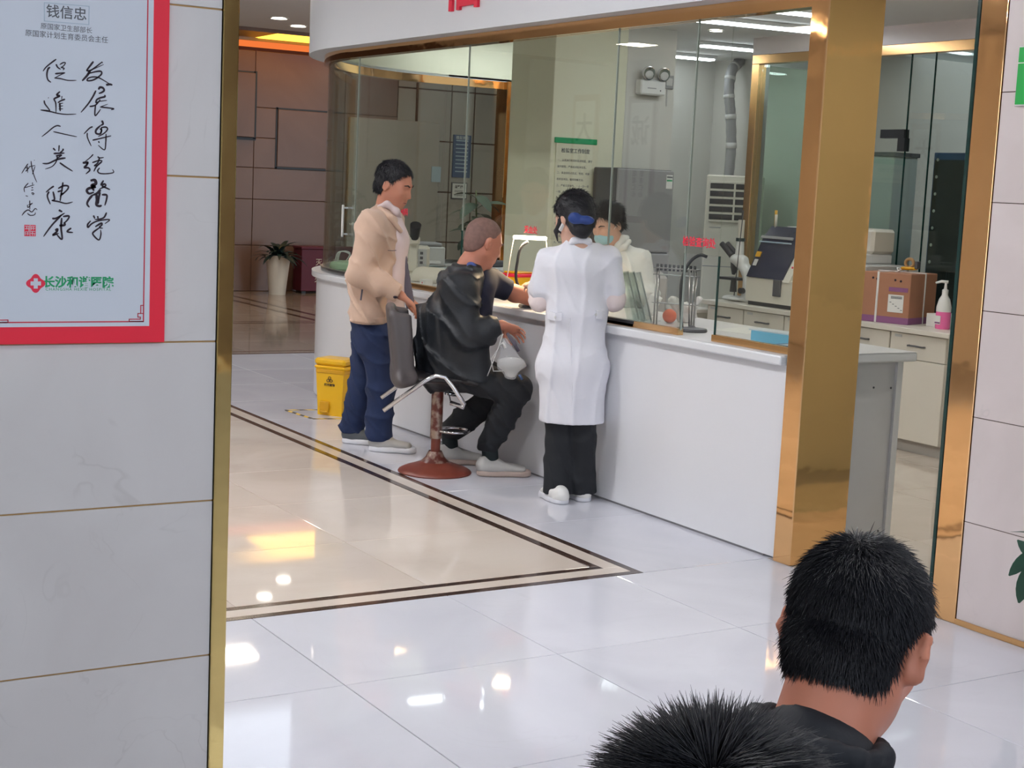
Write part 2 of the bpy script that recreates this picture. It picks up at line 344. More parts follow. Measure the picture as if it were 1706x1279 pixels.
for i in range(len(XE)-1):
    for j in range(len(YE)-1): ftile(XE[i], XE[i+1], YE[j], YE[j+1], 'floor_white')
bx('floor_tile', 'floor_white', floor, -4.9, 4.3, -8.8, .927, -.02, 0)
bx('floor_tile', 'floor_white', floor, -4.9, -.418, .93, 3.4, -.02, 0)
# inlay border: dark, beige, dark
def inlay(x0, x1, y0, y1, mat): return bx('inlay_strip', mat, floor, x0, x1, y0, y1, -.02, .0002, .0004)
D0, D1, D2, D3 = 4.917, 4.955, 5.035, 5.075
R0, R1, R2, R3 = 3.725, 3.687, 3.605, 3.565
FARB = 12.42
for (a, b, c, mat) in ((D0, D1, R1, 'emperador'), (D1, D2, R2, 'floor_beige'), (D2, D3, R3, 'emperador')):
    inlay(-1.2, {D0: R0, D1: R1, D2: R2}[a], a, b-.001, mat)
for (a, b, y0, mat) in ((R1, R0, D1, 'emperador'), (R2, R1, D2, 'floor_beige'), (R3, R2, D3, 'emperador')):
    inlay(a+.0005, b-.0005, y0, FARB, mat)
BX = [-.415, .385, 1.185, 1.985, 2.785, 3.563]; BY = [5.077, 5.83, 6.635, 7.43, 8.22, 9.02, 9.82, 10.62, 11.42, FARB]
for i in range(len(BX)-1):
    for j in range(len(BY)-1): ftile(BX[i], BX[i+1], BY[j], BY[j+1], 'floor_beige')
WX = [3.727, 4.527, 5.327, 6.127, 6.927, 7.727, 8.527]; WY = [4.917, 5.85, 6.64, 7.43, 8.22, 9.02, 9.82, 10.62, 11.42, FARB]
for i in range(len(WX)-1):
    for j in range(len(WY)-1):
        if i == 0 or WY[j] > 8.9: ftile(WX[i], WX[i+1], WY[j], WY[j+1], 'floor_white')
LX = [4.527, 5.327, 6.127, 6.927, 7.727]; LY = [3.33, 4.13, 4.917, 5.85, 6.64, 7.43, 8.22, 9.02]
for i in range(len(LX)-1):
    for j in range(len(LY)-1): ftile(LX[i], LX[i+1], LY[j], LY[j+1], 'floor_beige')
bx('floor_tile', 'floor_beige', floor, 4.408, 4.524, 3.33, 4.914, -.02, 0)
inlay(-3, 9.5, FARB, FARB+.05, 'emperador'); inlay(-3, 9.5, FARB+.05, FARB+.17, 'floor_far'); inlay(-3, 9.5, FARB+.17, FARB+.22, 'emperador')
FX = [3.4+.8*i for i in range(9)]; FY = [FARB+.22, 13.4, 14.2, 15.0, 15.22, 16.0, 16.8, 17.6, 18.4, 19.2]
for i in range(len(FX)-1):
    for j in range(len(FY)-1):
        if abs(FY[j]-15.0) < .01: continue
        ftile(FX[i], FX[i+1], FY[j], FY[j+1], 'floor_far')
inlay(-3, 9.8, 15.0, 15.05, 'emperador'); inlay(-3, 9.8, 15.05, 15.17, 'floor_far'); inlay(-3, 9.8, 15.17, 15.22, 'emperador')
_di = MB().box(6.80, 6.87, 15.22, 19.2, 0, .0006).build('inlay_strip', 'emperador', floor); MB().box(7.05, 7.12, 15.22, 19.2, 0, .0006).build('inlay_strip', 'emperador', floor)
bx('floor_tile', 'floor_far', floor, 9.8, 13, 11.2, 19.2, -.02, 0)

# ---------------------------------------------------------------- near left wall: long marble tiles with gilt joints
YL = 3.45
wl = struct(thing('wall_left', 'white marble wall with gold joints', None), 'white veined marble tile wall with gold joints behind the red framed poster')
bx('wall_core', 'lab_wall', wl, -4.6, 1.283, YL+.012, YL+.16, 0, 3.3)
bx('wall_joint', 'grout_gold', wl, -4.6, 1.283, YL+.0045, YL+.012, 0, 3.3)
ZE = [0, .39, .782, 1.174, 1.566, 1.958, 2.35, 2.742, 3.134, 3.3]
for i in range(len(ZE)-1):
    for a, b in ((.085, 1.285), (-1.115, .085)):
        w = b-a-.004; h = ZE[i+1]-ZE[i]-.004
        MB().box(-w/2, w/2, 0, .012, -h/2, h/2, .001).build('wall_tile', 'wall_marble', wl, loc=((a+b)/2, YL, (ZE[i]+ZE[i+1])/2))
struct(bx('trim_1', 'gold_pale', None, 1.2845, 1.3235, YL-.007, YL+.17, 0, 3.3, .002), 'polished gold corner strip at the end of the white marble wall')
# near right wall, in the plane of the counter
XW = 4.41
wr = struct(thing('wall_right', 'pinkish white marble wall', None), 'pinkish white marble tile wall beside the gold door post')
bx('wall_core', 'lab_wall', wr, XW+.012, XW+.28, -5.9, 3.84, 0, 3.2)
bx('wall_joint', 'grout_brown', wr, XW+.004, XW+.012, -5.9, 3.84, .02, 3.2)
for i in range(8):
    for a, b in ((2.64, 3.838), (1.44, 2.64), (.24, 1.44)):
        w = b-a-.003
        MB().box(0, .012, -w/2, w/2, -.1985, .1985, .001).build('wall_tile', 'wall_marble_pink', wr, loc=(XW, (a+b)/2, .2+.4*i))
struct(bx('baseboard_right', 'gold_satin', None, XW-.006, XW+.004, -5.9, 3.838, 0, .022), 'thin gold strip along the foot of the pinkish marble wall')
# gold door post and gold pillar
struct(bx('trim_2', 'gold', None, XW-.005, XW+.24, 3.840, 3.962, 0, 3.1, .002), 'polished gold door post next to the pinkish marble wall')
tag(bx('gold_pillar', 'gold', None, 4.395, 4.715, 4.762, 4.872, 0, 3.1, .004), 'wide mirror-polished gold pillar at the end of the white counter', 'pillar')
# enclosing shell of the near hall (behind and beside the viewer)
struct(bx('wall_far_left', 'lab_wall', None, -4.75, -4.6, -6, 3.6, 0, 3.4), 'plain pale side wall of the entrance hall')
struct(bx('ceiling', 'ceiling_white', None, -4.75, 4.31, -6, 12.6, 3.3, 3.4), 'plain white ceiling over the entrance hall')
# ---------------------------------------------------------------- far hall
FARY = 19.2
wf = struct(thing('wall_back', 'brown stone wall', None), 'dim brown stone panel wall at the far end of the hall')
bx('wall_core', 'grout_brown', wf, -3, 13, FARY+.02, FARY+.3, 0, 3.6)
def panel(x0, x1, z0, z1, mat, proud=0.0, gap=.012, name='wall_panel'):
    return MB().box(x0+gap/2, x1-gap/2, FARY-proud, FARY+.021, z0+gap/2, z1-gap/2, .004).build(name, mat, wf)
PX = [4.2, 5.4, 6.6, 7.62, 8.94, 9.75]
PZ = [.0, .62, 1.24, 1.66, 2.06, 2.46, 3.2]
for i in range(len(PX)-1):
    for j in range(len(PZ)-1):
        panel(PX[i], PX[i+1], PZ[j], PZ[j+1], 'brown_stone', gap=.006)
panel(6.9, 7.60, 2.06, 2.90, 'brown_stone', .06, .0, 'raised_panel'); panel(7.95, 8.88, 1.69, 2.45, 'brown_stone', .025, .0, 'raised_panel')
for x0, x1, z0, z1 in ((6.9, 7.645, 2.02, 2.055), (7.60, 7.645, 2.04, 2.93), (7.925, 7.955, 1.66, 2.48), (7.93, 8.9, 2.45, 2.475), (7.93, 8.9, 1.66, 1.685), (6.9, 7.62, 2.90, 2.925)):
    bx('groove', 'black_plastic', wf, x0, x1, FARY-.006, FARY+.01, z0, z1)
GX = [9.75, 10.62, 11.0, 12.1, 13.0]; GZ = [0, .72, 1.44, 2.16, 2.88, 3.6]
for i in range(len(GX)-1):
    for j in range(len(GZ)-1): panel(GX[i], GX[i+1], GZ[j], GZ[j+1], 'grey_stone', gap=.02)
for x in (10.05, ): bx('groove', 'grout_brown', wf, x-.012, x+.012, FARY-.03, FARY, 0, 3.3)
bx('raised_panel', 'grey_stone', wf, 9.0, 10.42, FARY-.05, FARY+.01, 0, 2.42, .01)
struct(bx('wall_hall_right', 'grey_stone', None, 13, 13.2, 11.3, 19.5, 0, 3.7), 'grey stone side wall of the far hall')
struct(bx('wall_hall_left', 'wall_marble', None, -3.2, -3, 3.6, 19.5, 0, 3.7), 'pale marble wall on the far side of the hall with framed calligraphy')
hc = struct(thing('ceiling_hall', 'grey ceiling of the far hall', None), 'grey ceiling of the far hall with an amber lit cove')
bx('ceiling_slab', 'ceiling_white', hc, -3, 13, 12.6, 17.25, 3.30, 3.4)
bx('cove_lip', 'brown_stone', hc, -3, 13, 17.2, 17.26, 3.26, 3.42)
bx('cove_ceiling', 'ceiling_white', hc, -3, 13, 17.25, 19.5, 3.60, 3.7)
cp = [(*onz(a, b, 3.335)[:2],) for a, b in ((400, 69), (478, 55), (560, 60), (560, 79))]
MB().prism(cp, 3.335, 3.35).build('cove_glow', 'cove_amber', hc)  # glowing slab stands in for the amber-lit underside of the cove
cp = [(*onz(a, b, 3.33)[:2],) for a, b in ((384, 76), (400, 70), (560, 80), (560, 96))]
cp = [(x, min(y, 19.15)) for x, y in cp]
bx('cove_glow_edge', 'cove_red', hc, 6.6, 10.2, 18.95, 19.18, 3.24, 3.30)  # glowing strip put in for the orange-red band of the lit cove
bx('cove_soffit', 'brown_stone', hc, 6.0, 13, 18.9, 19.2, 3.30, 3.34)
# ---------------------------------------------------------------- lab shell
LCZ = 2.80
CX, CY, CR = 6.10, 9.50, 1.64        # centre and glass radius of the rounded end
def arc(r, a0, a1, n=28, cx=CX, cy=CY): return [(cx+r*math.cos(math.radians(a0+(a1-a0)*i/n)), cy+r*math.sin(math.radians(a0+(a1-a0)*i/n))) for i in range(n+1)]
struct(MB().prism([(4.44, 3.0), (4.44, 9.5)]+arc(1.66, 180, 90)[1:]+[(9.0, 11.16), (9.0, 9.2), (10.6, 9.2), (10.6, 3.0)], LCZ, LCZ+.1).build('ceiling_lab', 'ceiling_white'), 'white ceiling of the laboratory with linear lamps')
# curved fascia board with its underside
fz = 2.45
fas = struct(thing('wall_fascia', 'white fascia', None), 'white curved fascia board with red letters above the counter glass')
fp = [(4.31, 3.0), (4.31, 9.5)]+arc(1.79, 180, 90, 48)[1:]+[(6.9, 11.29)]
MB().wallstrip(fp[::-1], fz-.004, 3.45, .02).build('fascia_board', 'fascia_white', fas)
op = [(4.325, 4.7), (4.325, 9.5)]+arc(1.775, 180, 90)[1:]+[(6.9, 11.275)]; ip = [(4.50, 4.7), (4.50, 9.5)]+arc(1.60, 180, 90)[1:]+[(6.9, 11.10)]
def ribbon(o, i, z0, z1):
    n = len(o); vs = [(*p, z0) for p in o]+[(*p, z0) for p in i]+[(*p, z1) for p in o]+[(*p, z1) for p in i]; fs = []
    for k in range(n-1): fs += [(k, k+1, n+k+1, n+k), (2*n+k, 3*n+k, 3*n+k+1, 2*n+k+1), (k, 2*n+k, 2*n+k+1, k+1), (n+k, n+k+1, 3*n+k+1, 3*n+k)]
    fs += [(0, n, 3*n, 2*n), (n-1, 3*n-1, 4*n-1, 2*n-1)]
    return MB().add(vs, fs)
ribbon(op, ip, fz-.004, fz+.016).build('fascia_soffit', 'fascia_white', fas)
MB().wallstrip([(4.50, 4.7), (4.50, 9.5)]+arc(1.60, 180, 90)[1:]+[(6.9, 11.10)], fz, LCZ+.05, .02).build('fascia_back', 'lab_wall_cream', fas)
tr = struct(ribbon([(4.42, 4.87), (4.42, 9.5)]+arc(1.68, 180, 90)[1:]+[(6.68, 11.18)], [(4.49, 4.87), (4.49, 9.5)]+arc(1.61, 180, 90)[1:]+[(6.68, 11.11)], 2.385, 2.4455).build('trim_3', 'gold', None, smooth=.5), 'polished gold rail along the top of the counter glass')
# lettering on the fascia: only the feet of the characters reach into the picture
p = onx(772, 12, 4.305)
t = text('letter', '信', .46, 'red_letter', face_mx(4.305, p[1], p[2]+.028), fas, bold=.004, extr=.012)
p = onx(866, -2, 4.305)
text('letter', '息', .46, 'red_letter', face_mx(4.305, p[1]-.12, p[2]+.055), fas, bold=.008, extr=.012)
# lab walls
wlab = struct(thing('wall_lab', 'cream lab wall', None), 'cream end wall of the laboratory beside the gold framed opening')
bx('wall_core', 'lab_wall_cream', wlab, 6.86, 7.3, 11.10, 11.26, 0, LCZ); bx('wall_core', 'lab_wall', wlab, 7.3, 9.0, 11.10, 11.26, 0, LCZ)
fr = struct(thing('trim_4', 'gold frame', None), 'tall gold and brown frame where the curved glass meets the lab wall')
bx('frame_post', 'gold_satin', fr, 6.76, 6.87, 11.06, 11.28, 0, 2.45, .004); bx('frame_post', 'gold', fr, 6.66, 6.76, 11.08, 11.26, 0, 2.45, .004)
struct(bx('wall_lab_side', 'lab_wall', None, 8.9, 9.05, 9.2, 11.2, 0, LCZ), 'grey side wall behind the tall air conditioner')
struct(bx('wall_lab_near', 'lab_wall', None, 4.69, 10.6, 2.9, 3.0, 0, LCZ), 'plain end wall of the laboratory beyond the open door')
struct(bx('wall_lab_rear', 'lab_wall', None, 10.5, 10.65, 3.0, 9.3, 0, LCZ), 'grey wall of the room behind the glass partition')
# column with the notice
col = struct(thing('column', 'square column', None), 'square cream column with the emergency lamp inside the laboratory')
bx('column_core', 'lab_wall_cream', col, 5.98, 6.62, 9.30, 9.9, 0, LCZ, .004); bx('column_core', 'lab_wall', col, 6.62, 7.07, 9.30, 9.9, 0, LCZ, .004)  # grey half paints in the tint of the neighbouring glass pane
# rear glass partition with gold head rail
part = struct(thing('window_1', 'rear glass partition', None), 'green tinted glass partition with gold head rail behind the bench')
PXX = 7.78
bx('head_rail', 'gold_satin', part, PXX-.03, PXX+.05, 3.0, 9.22, 2.60, 2.67, .003); bx('bulkhead', 'wall_marble_pink', part, PXX-.03, PXX+.08, 3.0, 9.22, 2.67, LCZ)
bx('end_post', 'gold_satin', part, PXX-.03, PXX+.05, 9.14, 9.22, 0, 2.60, .003); bx('end_post', 'steel', part, PXX+.05, PXX+.11, 9.17, 9.25, 0, 2.6)
for a, b in ((9.13, 8.30), (8.29, 7.58), (7.57, 7.36), (7.35, 6.40), (6.39, 5.2), (5.19, 3.02)):
    bx('pane', 'glass_partition', part, PXX, PXX+.012, b, a, .02, 2.60); bx('pane_edge', 'glass_edge', part, PXX-.001, PXX+.013, b-.005, b-.001, .02, 2.60)
bx('hinge_plate', 'black_plastic', part, PXX-.02, PXX+.03, 7.575, 7.80, 2.03, 2.09); bx('hinge_plate', 'black_plastic', part, PXX-.02, PXX+.03, 7.565, 7.63, 1.94, 2.03)
bx('pane', 'glass_partition', part, PXX+.05, 8.9, 9.2, 9.212, 0, 2.6); bx('head_rail', 'steel', part, PXX+.05, 8.9, 9.18, 9.23, 2.60, 2.66)

# ---------------------------------------------------------------- counter
ctr = thing('reception_counter', 'long white counter with a rounded far end and glass screens above', 'counter', (0, 0, 0))
oc = [(4.41, 4.95), (4.41, 9.5)]+arc(1.69, 180, 90)[1:]+[(6.62, 11.19)]; ic = [(5.16, 4.95), (5.16, 9.5)]+arc(.94, 180, 90)[1:]+[(6.62, 10.44)]
ribbon(oc, ic, .012, .862).build('body', 'laminate_white', ctr, smooth=.5)
ribbon([(4.418, 4.96), (4.418, 9.5)]+arc(1.682, 180, 90)[1:]+[(6.6, 11.18)], [(5.15, 4.96), (5.15, 9.5)]+arc(.95, 180, 90)[1:]+[(6.6, 10.45)], 0, .012).build('plinth', 'grout_grey', ctr)
ot = [(4.372, 4.885), (4.372, 9.5)]+arc(1.728, 180, 90)[1:]+[(6.64, 11.23)]; it = [(5.205, 4.885), (5.205, 9.5)]+arc(.90, 180, 90)[1:]+[(6.64, 10.40)]
tp = ribbon(ot, it, .862, .905).build('worktop', 'top_white', ctr, smooth=.5)
md = tp.modifiers.new('bev', 'BEVEL'); md.width = .008; md.segments = 2; md.limit_method = 'ANGLE'; md.angle_limit = .6
ribbon([(p[0]+.02, p[1]) if k < 2 else p for k, p in enumerate(ot)], it, .9052, .9058).build('worktop_face', 'laminate_grey', ctr)
bx('front_return', 'laminate_white', ctr, 4.41, 4.44, 4.8735, 4.9505, .012, .862); bx('end_panel', 'laminate_grey', ctr, 4.43, 5.13, 4.945, 4.951, .005, .855); bx('end_edge', 'top_white', ctr, 5.13, 5.165, 4.93, 4.97, .0, .86)
for x, z in ((4.88, .74), (5.0, .74), (5.11, .735), (4.87, .06), (5.0, .06), (5.10, .06)):
    MB().lathe([(.005, 0), (.005, .003)], n=8, M=Matrix.Translation((x, 4.945, z)) @ Matrix.Rotation(PI/2, 4, 'X')).build('screw', 'dark_grey', ctr)
# glass screens on the counter
scr = struct(thing('window_2', 'glass screen', None), 'frameless glass screen standing on the counter')
GXX = 4.452
def gpane(path, z0, z1, mat='glass_front'):
    return MB().wallstrip(path, z0, z1, .010).build('pane', mat, scr, smooth=.3)
lip = ip_ = None
gpane([(GXX, 9.355), (GXX, 7.868)], .93, 2.385); gpane([(GXX, 7.858), (GXX, 6.348)], 1.30, 2.385)
gpane([(GXX, 6.338), (GXX, 5.70)], .93, 2.385); gpane([(GXX, 5.695), (GXX, 5.45)], 1.30, 2.385); gpane([(GXX, 5.445), (GXX, 4.88)], .93, 2.385)
a_ = [(GXX, 9.365), (GXX, 9.5)]+arc(CX-GXX, 180, 150, 10)[1:]
gpane(a_[::-1], .93, 2.385, 'glass_curved'); gpane(arc(CX-GXX, 149.6, 90, 18)[::-1]+[], .93, 2.385, 'glass_curved'); gpane([(6.68, CY+CX-GXX), (6.11, CY+CX-GXX)], .93, 2.385, 'glass_curved')
for y in (9.36, 7.863, 6.343, 5.698): bx('seam', 'seam_edge', scr, GXX, GXX+.010, y-.0025, y+.0025, .93 if y > 7.9 or y < 6.4 else 1.3, 2.385)
bx('pane_edge', 'glass_edge', scr, GXX, GXX+.010, 5.441, 5.446, .93, 1.3); bx('pane_edge', 'glass_edge', scr, GXX, GXX+.010, 5.700, 5.704, .93, 1.3); bx('pane_edge', 'glass_edge', scr, GXX, GXX+.010, 7.864, 7.868, .93, 1.3)
for y0, y1, m_ in ((5.70, 6.06, 'gold_satin'), (6.06, 6.34, 'black_plastic'), (7.87, 9.36, 'gold_satin'), (4.88, 5.445, 'gold_satin')):
    bx('base_rail', m_, scr, GXX-.014, GXX+.022, y0, y1, .9058, .937, .002)
bx('base_rail', 'gold_satin', scr, GXX-.014, GXX-.006, 6.06, 6.34, .9058, .922)
ribbon([(GXX-.014, 9.36), (GXX-.014, 9.5)]+arc(CX-GXX+.014, 180, 90)[1:]+[(6.66, CY+CX-GXX+.014)], [(GXX+.022, 9.36), (GXX+.022, 9.5)]+arc(CX-GXX-.022, 180, 90)[1:]+[(6.66, CY+CX-GXX-.022)], .9058, .937).build('base_rail', 'steel', scr)
# red lettering stuck on the glass
def glabel(px, py, body, size, bold=.0007):
    p = onx(px, py, GXX-.002); return text('lettering', body, size, 'red_letter', face_mx(GXX-.002, p[1], p[2]), scr, bold=bold, extr=.0005)
glabel(884, 388, '采血处', .046); glabel(1164, 410, '检验查询处', .050); glabel(670, 358, '检验科', .052)
# glass door: leaf swung open into the laboratory
dr = struct(thing('door_1', 'open glass door', None), 'frameless glass door standing open beside the gold post')
bx('leaf', 'glass_door', dr, 4.53, 5.38, 4.075, 4.087, .05, 2.62); bx('leaf_edge', 'glass_edge', dr, 4.524, 4.532, 4.0735, 4.0885, .05, 2.62)
bx('pivot_clamp', 'black_plastic', dr, 4.52, 4.68, 4.066, 4.096, .012, .085, .003)
# ================================================================ FIGURES
# smooth implicit surfaces: every body and garment is one continuous skin
def sd_caps(P, a, b, r0, r1):
    a = np.asarray(a, float); b = np.asarray(b, float); ab = b-a; L2 = max(ab@ab, 1e-12)
    t = np.clip(((P-a)@ab)/L2, 0, 1); d = P-a-t[..., None]*ab
    return np.sqrt((d*d).sum(-1)) - (r0+(r1-r0)*t)
def sd_ell(P, c, r, R=None):
    q = P-np.asarray(c, float)
    if R is not None: q = q@np.asarray(R, float)      # columns of R are the axes
    r = np.asarray(r, float); k0 = np.sqrt(((q/r)**2).sum(-1)); k1 = np.sqrt(((q/(r*r))**2).sum(-1))
    return k0*(k0-1)/np.maximum(k1, 1e-9)
def sd_loft(P, a, b, a0, b0, a1, b1, u):
    """tapered elliptic limb from a to b; half width along u, half depth across"""
    a = np.asarray(a, float); b = np.asarray(b, float); ax = b-a; L = np.linalg.norm(ax); ax = ax/L
    u = np.asarray(u, float); u = u-ax*(u@ax); u = u/np.linalg.norm(u); w = np.cross(ax, u)
    q = P-a; h = q@ax; t = np.clip(h/L, 0, 1); over = h-t*L
    A = a0+(a1-a0)*t; B = b0+(b1-b0)*t; m = np.minimum(A, B)
    k = np.sqrt(((q@u)/A)**2+((q@w)/B)**2+(over/m)**2)
    return (k-1)*m
class SDF:
    def __init__(s): s.p = []; s.cuts = []; s.amp = 0; s.fr = 14.0; s.mode = 'd'
    def caps(s, a, b, r0, r1=None, k=.03, sub=False):
        r1 = r0 if r1 is None else r1; a = np.asarray(a, float); b = np.asarray(b, float); r = max(r0, r1)
        s.p.append((lambda P: sd_caps(P, a, b, r0, r1), np.minimum(a, b)-r, np.maximum(a, b)+r, k, sub)); return s
    def chain(s, pts, rs, k=.03):
        for i in range(len(pts)-1): s.caps(pts[i], pts[i+1], rs[i], rs[i+1], k)
        return s
    def ell(s, c, r, R=None, k=.03, sub=False):
        c = np.asarray(c, float); m = max(r); s.p.append((lambda P: sd_ell(P, c, r, R), c-m, c+m, k, sub)); return s
    def loft(s, a, b, a0, b0, a1, b1, u, k=.03):
        a = np.asarray(a, float); b = np.asarray(b, float); m = max(a0, b0, a1, b1)
        s.p.append((lambda P: sd_loft(P, a, b, a0, b0, a1, b1, u), np.minimum(a, b)-m, np.maximum(a, b)+m, k, False)); return s
    def cut(s, n, pt): s.cuts.append((np.asarray(n, float)/np.linalg.norm(n), np.asarray(pt, float))); return s    # keep the side opposite n
    def mesh(s, h=.008):
        lo = np.min([p[1] for p in s.p if not p[4]], 0)-3*h; hi = np.max([p[2] for p in s.p if not p[4]], 0)+3*h
        n = np.ceil((hi-lo)/h).astype(int)+1; D = np.full(n, .2, np.float32)
        ax = [lo[i]+h*np.arange(n[i]) for i in range(3)]
        for f, a, b, k, sub in s.p:
            i0 = np.maximum(((a-k-2*h-lo)/h).astype(int), 0); i1 = np.minimum(((b+k+2*h-lo)/h).astype(int)+2, n)
            if (i1 <= i0).any(): continue
            sl = tuple(slice(i0[j], i1[j]) for j in range(3))
            P = np.stack(np.meshgrid(*[ax[j][sl[j]] for j in range(3)], indexing='ij'), -1)
            d = f(P).astype(np.float32); c = D[sl]
            if sub: hh = np.maximum(k-np.abs(c+d), 0)/k; D[sl] = np.maximum(c, -d)+hh*hh*k/4
            else: hh = np.maximum(k-np.abs(c-d), 0)/k; D[sl] = np.minimum(c, d)-hh*hh*k/4
        if s.amp or s.cuts:
            P = np.stack(np.meshgrid(*ax, indexing='ij'), -1)
            if s.amp:
                x, y, z = P[..., 0], P[..., 1], P[..., 2]; q = s.fr
                if s.mode == 'v':      # long hanging folds
                    w1 = 1-np.abs(np.sin(q*(.75*x-.62*y)+.9*np.sin(5*z)+1.2*np.sin(q*.3*(x+y)+3*z)))
                    w2 = 1-np.abs(np.sin(q*.8*(z*.8+.5*x)+1.8*np.sin(q*.5*(x-y))))
                    w = -1.3*w1**3-.6*w2**4+.5*np.sin(q*.6*(x-y)+2*np.sin(4*z))
                else:                  # slanting creases
                    w1 = 1-np.abs(np.sin(q*.62*(1.25*z+.8*x-.3*y)+1.9*np.sin(q*.32*(x-y)+1.0)+.8*np.sin(q*.9*y)))
                    w2 = 1-np.abs(np.sin(q*.8*(.9*z-.9*y+.4*x)+1.7*np.sin(q*.4*(z+x))))
                    w = -1.5*w1**3-1.1*w2**4+.6*np.sin(q*.5*(x-y+z)+1.0)
                D += (s.amp*w).astype(np.float32)
            for nn, pt in s.cuts: D = np.maximum(D, ((P-pt)@nn).astype(np.float32))
        # surface nets
        I = D < 0; c8 = [(i, j, k) for i in (0, 1) for j in (0, 1) for k in (0, 1)]
        m = n-1; cnt = np.zeros(m, np.int8)
        for o in c8: cnt += I[o[0]:o[0]+m[0], o[1]:o[1]+m[1], o[2]:o[2]+m[2]]
        act = (cnt > 0) & (cnt < 8); idx = np.argwhere(act); num = -np.ones(m, np.int64); num[act] = np.arange(len(idx))
        vals = np.stack([D[idx[:, 0]+o[0], idx[:, 1]+o[1], idx[:, 2]+o[2]] for o in c8], 1); acc = np.zeros((len(idx), 3)); cn = np.zeros(len(idx))
        for e0 in range(8):
            for ai, bit in ((0, 4), (1, 2), (2, 1)):
                if e0 & bit: continue
                e1 = e0 | bit; va, vb = vals[:, e0], vals[:, e1]; x = (va < 0) != (vb < 0); t = np.where(x, va/np.where(x, va-vb, 1), 0)
                pt = np.array(c8[e0], float)[None].repeat(len(idx), 0); pt[:, ai] += t
                acc += pt*x[:, None]; cn += x
        V = lo+h*(idx+acc/cn[:, None]); F = []
        for ai in range(3):
            b, c = [(1, 2), (2, 0), (0, 1)][ai]
            A = I[tuple(slice(0, -1) if j == ai else slice(1, -1) for j in range(3))]; B = I[tuple(slice(1, None) if j == ai else slice(1, -1) for j in range(3))]
            for sgn, msk in ((1, A & ~B), (0, ~A & B)):
                q = np.argwhere(msk); q = q+np.array([0 if j == ai else 1 for j in range(3)])
                eb = np.eye(3, dtype=int)[b]; ec = np.eye(3, dtype=int)[c]
                g = [num[tuple((q-o).T)] for o in (0*eb, eb, eb+ec, ec)]
                g = np.stack(g, 1); F.append(g if sgn else g[:, ::-1])
        F = np.concatenate(F); F = F[(F >= 0).all(1)]
        # light relaxation
        for _ in range(2):
            sm = np.zeros_like(V); ct = np.zeros(len(V))
            for k in range(4):
                np.add.at(sm, F[:, k], V[F[:, (k+1) % 4]]+V[F[:, (k+3) % 4]]); np.add.at(ct, F[:, k], 2)
            V = .6*V+.4*sm/np.maximum(ct, 1)[:, None]
        return V, F
    def build(s, name, mat, parent=None, h=.008, M=None):
        V, F = s.mesh(h)
        if M is not None: M_ = np.array(M); V = V@M_[:3, :3].T+M_[:3, 3]
        me = bpy.data.meshes.new(name); me.vertices.add(len(V)); me.vertices.foreach_set('co', V.astype(np.float32).ravel())
        me.loops.add(F.size); me.loops.foreach_set('vertex_index', F.ravel().astype(np.int32)); me.polygons.add(len(F))
        me.polygons.foreach_set('loop_start', np.arange(0, F.size, 4, dtype=np.int32)); me.update(calc_edges=True); me.validate()
        me.polygons.foreach_set('use_smooth', np.ones(len(me.polygons), bool)); me.materials.append(MATS[mat])
        o = bpy.data.objects.new(name, me); COL.objects.link(o)
        if parent is not None: o.parent = parent
        return o
V3 = lambda *a: np.array(a, float)
def unit(v): v = np.asarray(v, float); return v/np.linalg.norm(v)
class Frame:
    """local axes: x = right of the person, y = forward, z = up"""
    def __init__(s, o, fwd, up=(0, 0, 1)):
        s.o = np.asarray(o, float); s.f = unit(fwd); s.r = unit(np.cross(s.f, up)); s.u = np.cross(s.r, s.f); s.R = np.stack([s.r, s.f, s.u], 1)
    def __call__(s, x, y, z): return s.o+x*s.r+y*s.f+z*s.u
    def mat(s): M = Matrix.Identity(4); 
def head(S_, Fh, sc=1.0, female=False):
    g = lambda x, y, z: Fh(x*sc, y*sc, z*sc); R = Fh.R; q = lambda *r: tuple(v*sc for v in r)
    S_.ell(g(0, -.014, .036), q(.075, .094, .083), R, k=.02)
    S_.ell(g(0, .024, -.028), q(.064, .072, .088), R, k=.04)
    S_.caps(g(-.046, -.002, -.062), g(-.016, .055, -.098), .020*sc, .018*sc, k=.03); S_.caps(g(.046, -.002, -.062), g(.016, .055, -.098), .020*sc, .018*sc, k=.03)
    S_.ell(g(0, .066, -.098), q(.022, .020, .018), R, k=.02)
    S_.caps(g(0, .089, .004), g(0, .106, -.034), .0075*sc, .0105*sc, k=.012)
    for s in (-1, 1):
        S_.ell(g(s*.012, .094, -.038), q(.009, .010, .008), R, k=.008)
        S_.ell(g(s*.034, .066, -.024), q(.022, .018, .018), R, k=.025)
        S_.caps(g(s*.014, .088, .022), g(s*.045, .068, .020), .009*sc, .007*sc, k=.015)
        S_.ell(g(s*.032, .090, .004), q(.014, .014, .009), R, k=.012, sub=True)
        S_.ell(g(s*.031, .072, .002), q(.013, .013, .011), R, k=.006)
        S_.ell(g(s*.079, -.010, -.010), q(.009, .019, .031), R, k=.010); S_.ell(g(s*.087, -.004, -.008), q(.006, .010, .018), R, k=.005, sub=True)
    S_.caps(g(-.018, .088, -.064), g(.018, .088, -.064), .0062*sc, k=.010); S_.caps(g(-.015, .087, -.075), g(.015, .087, -.075), .0068*sc, k=.010)
    S_.caps(g(-.022, .096, -.0695), g(.022, .096, -.0695), .003*sc, k=.004, sub=True)
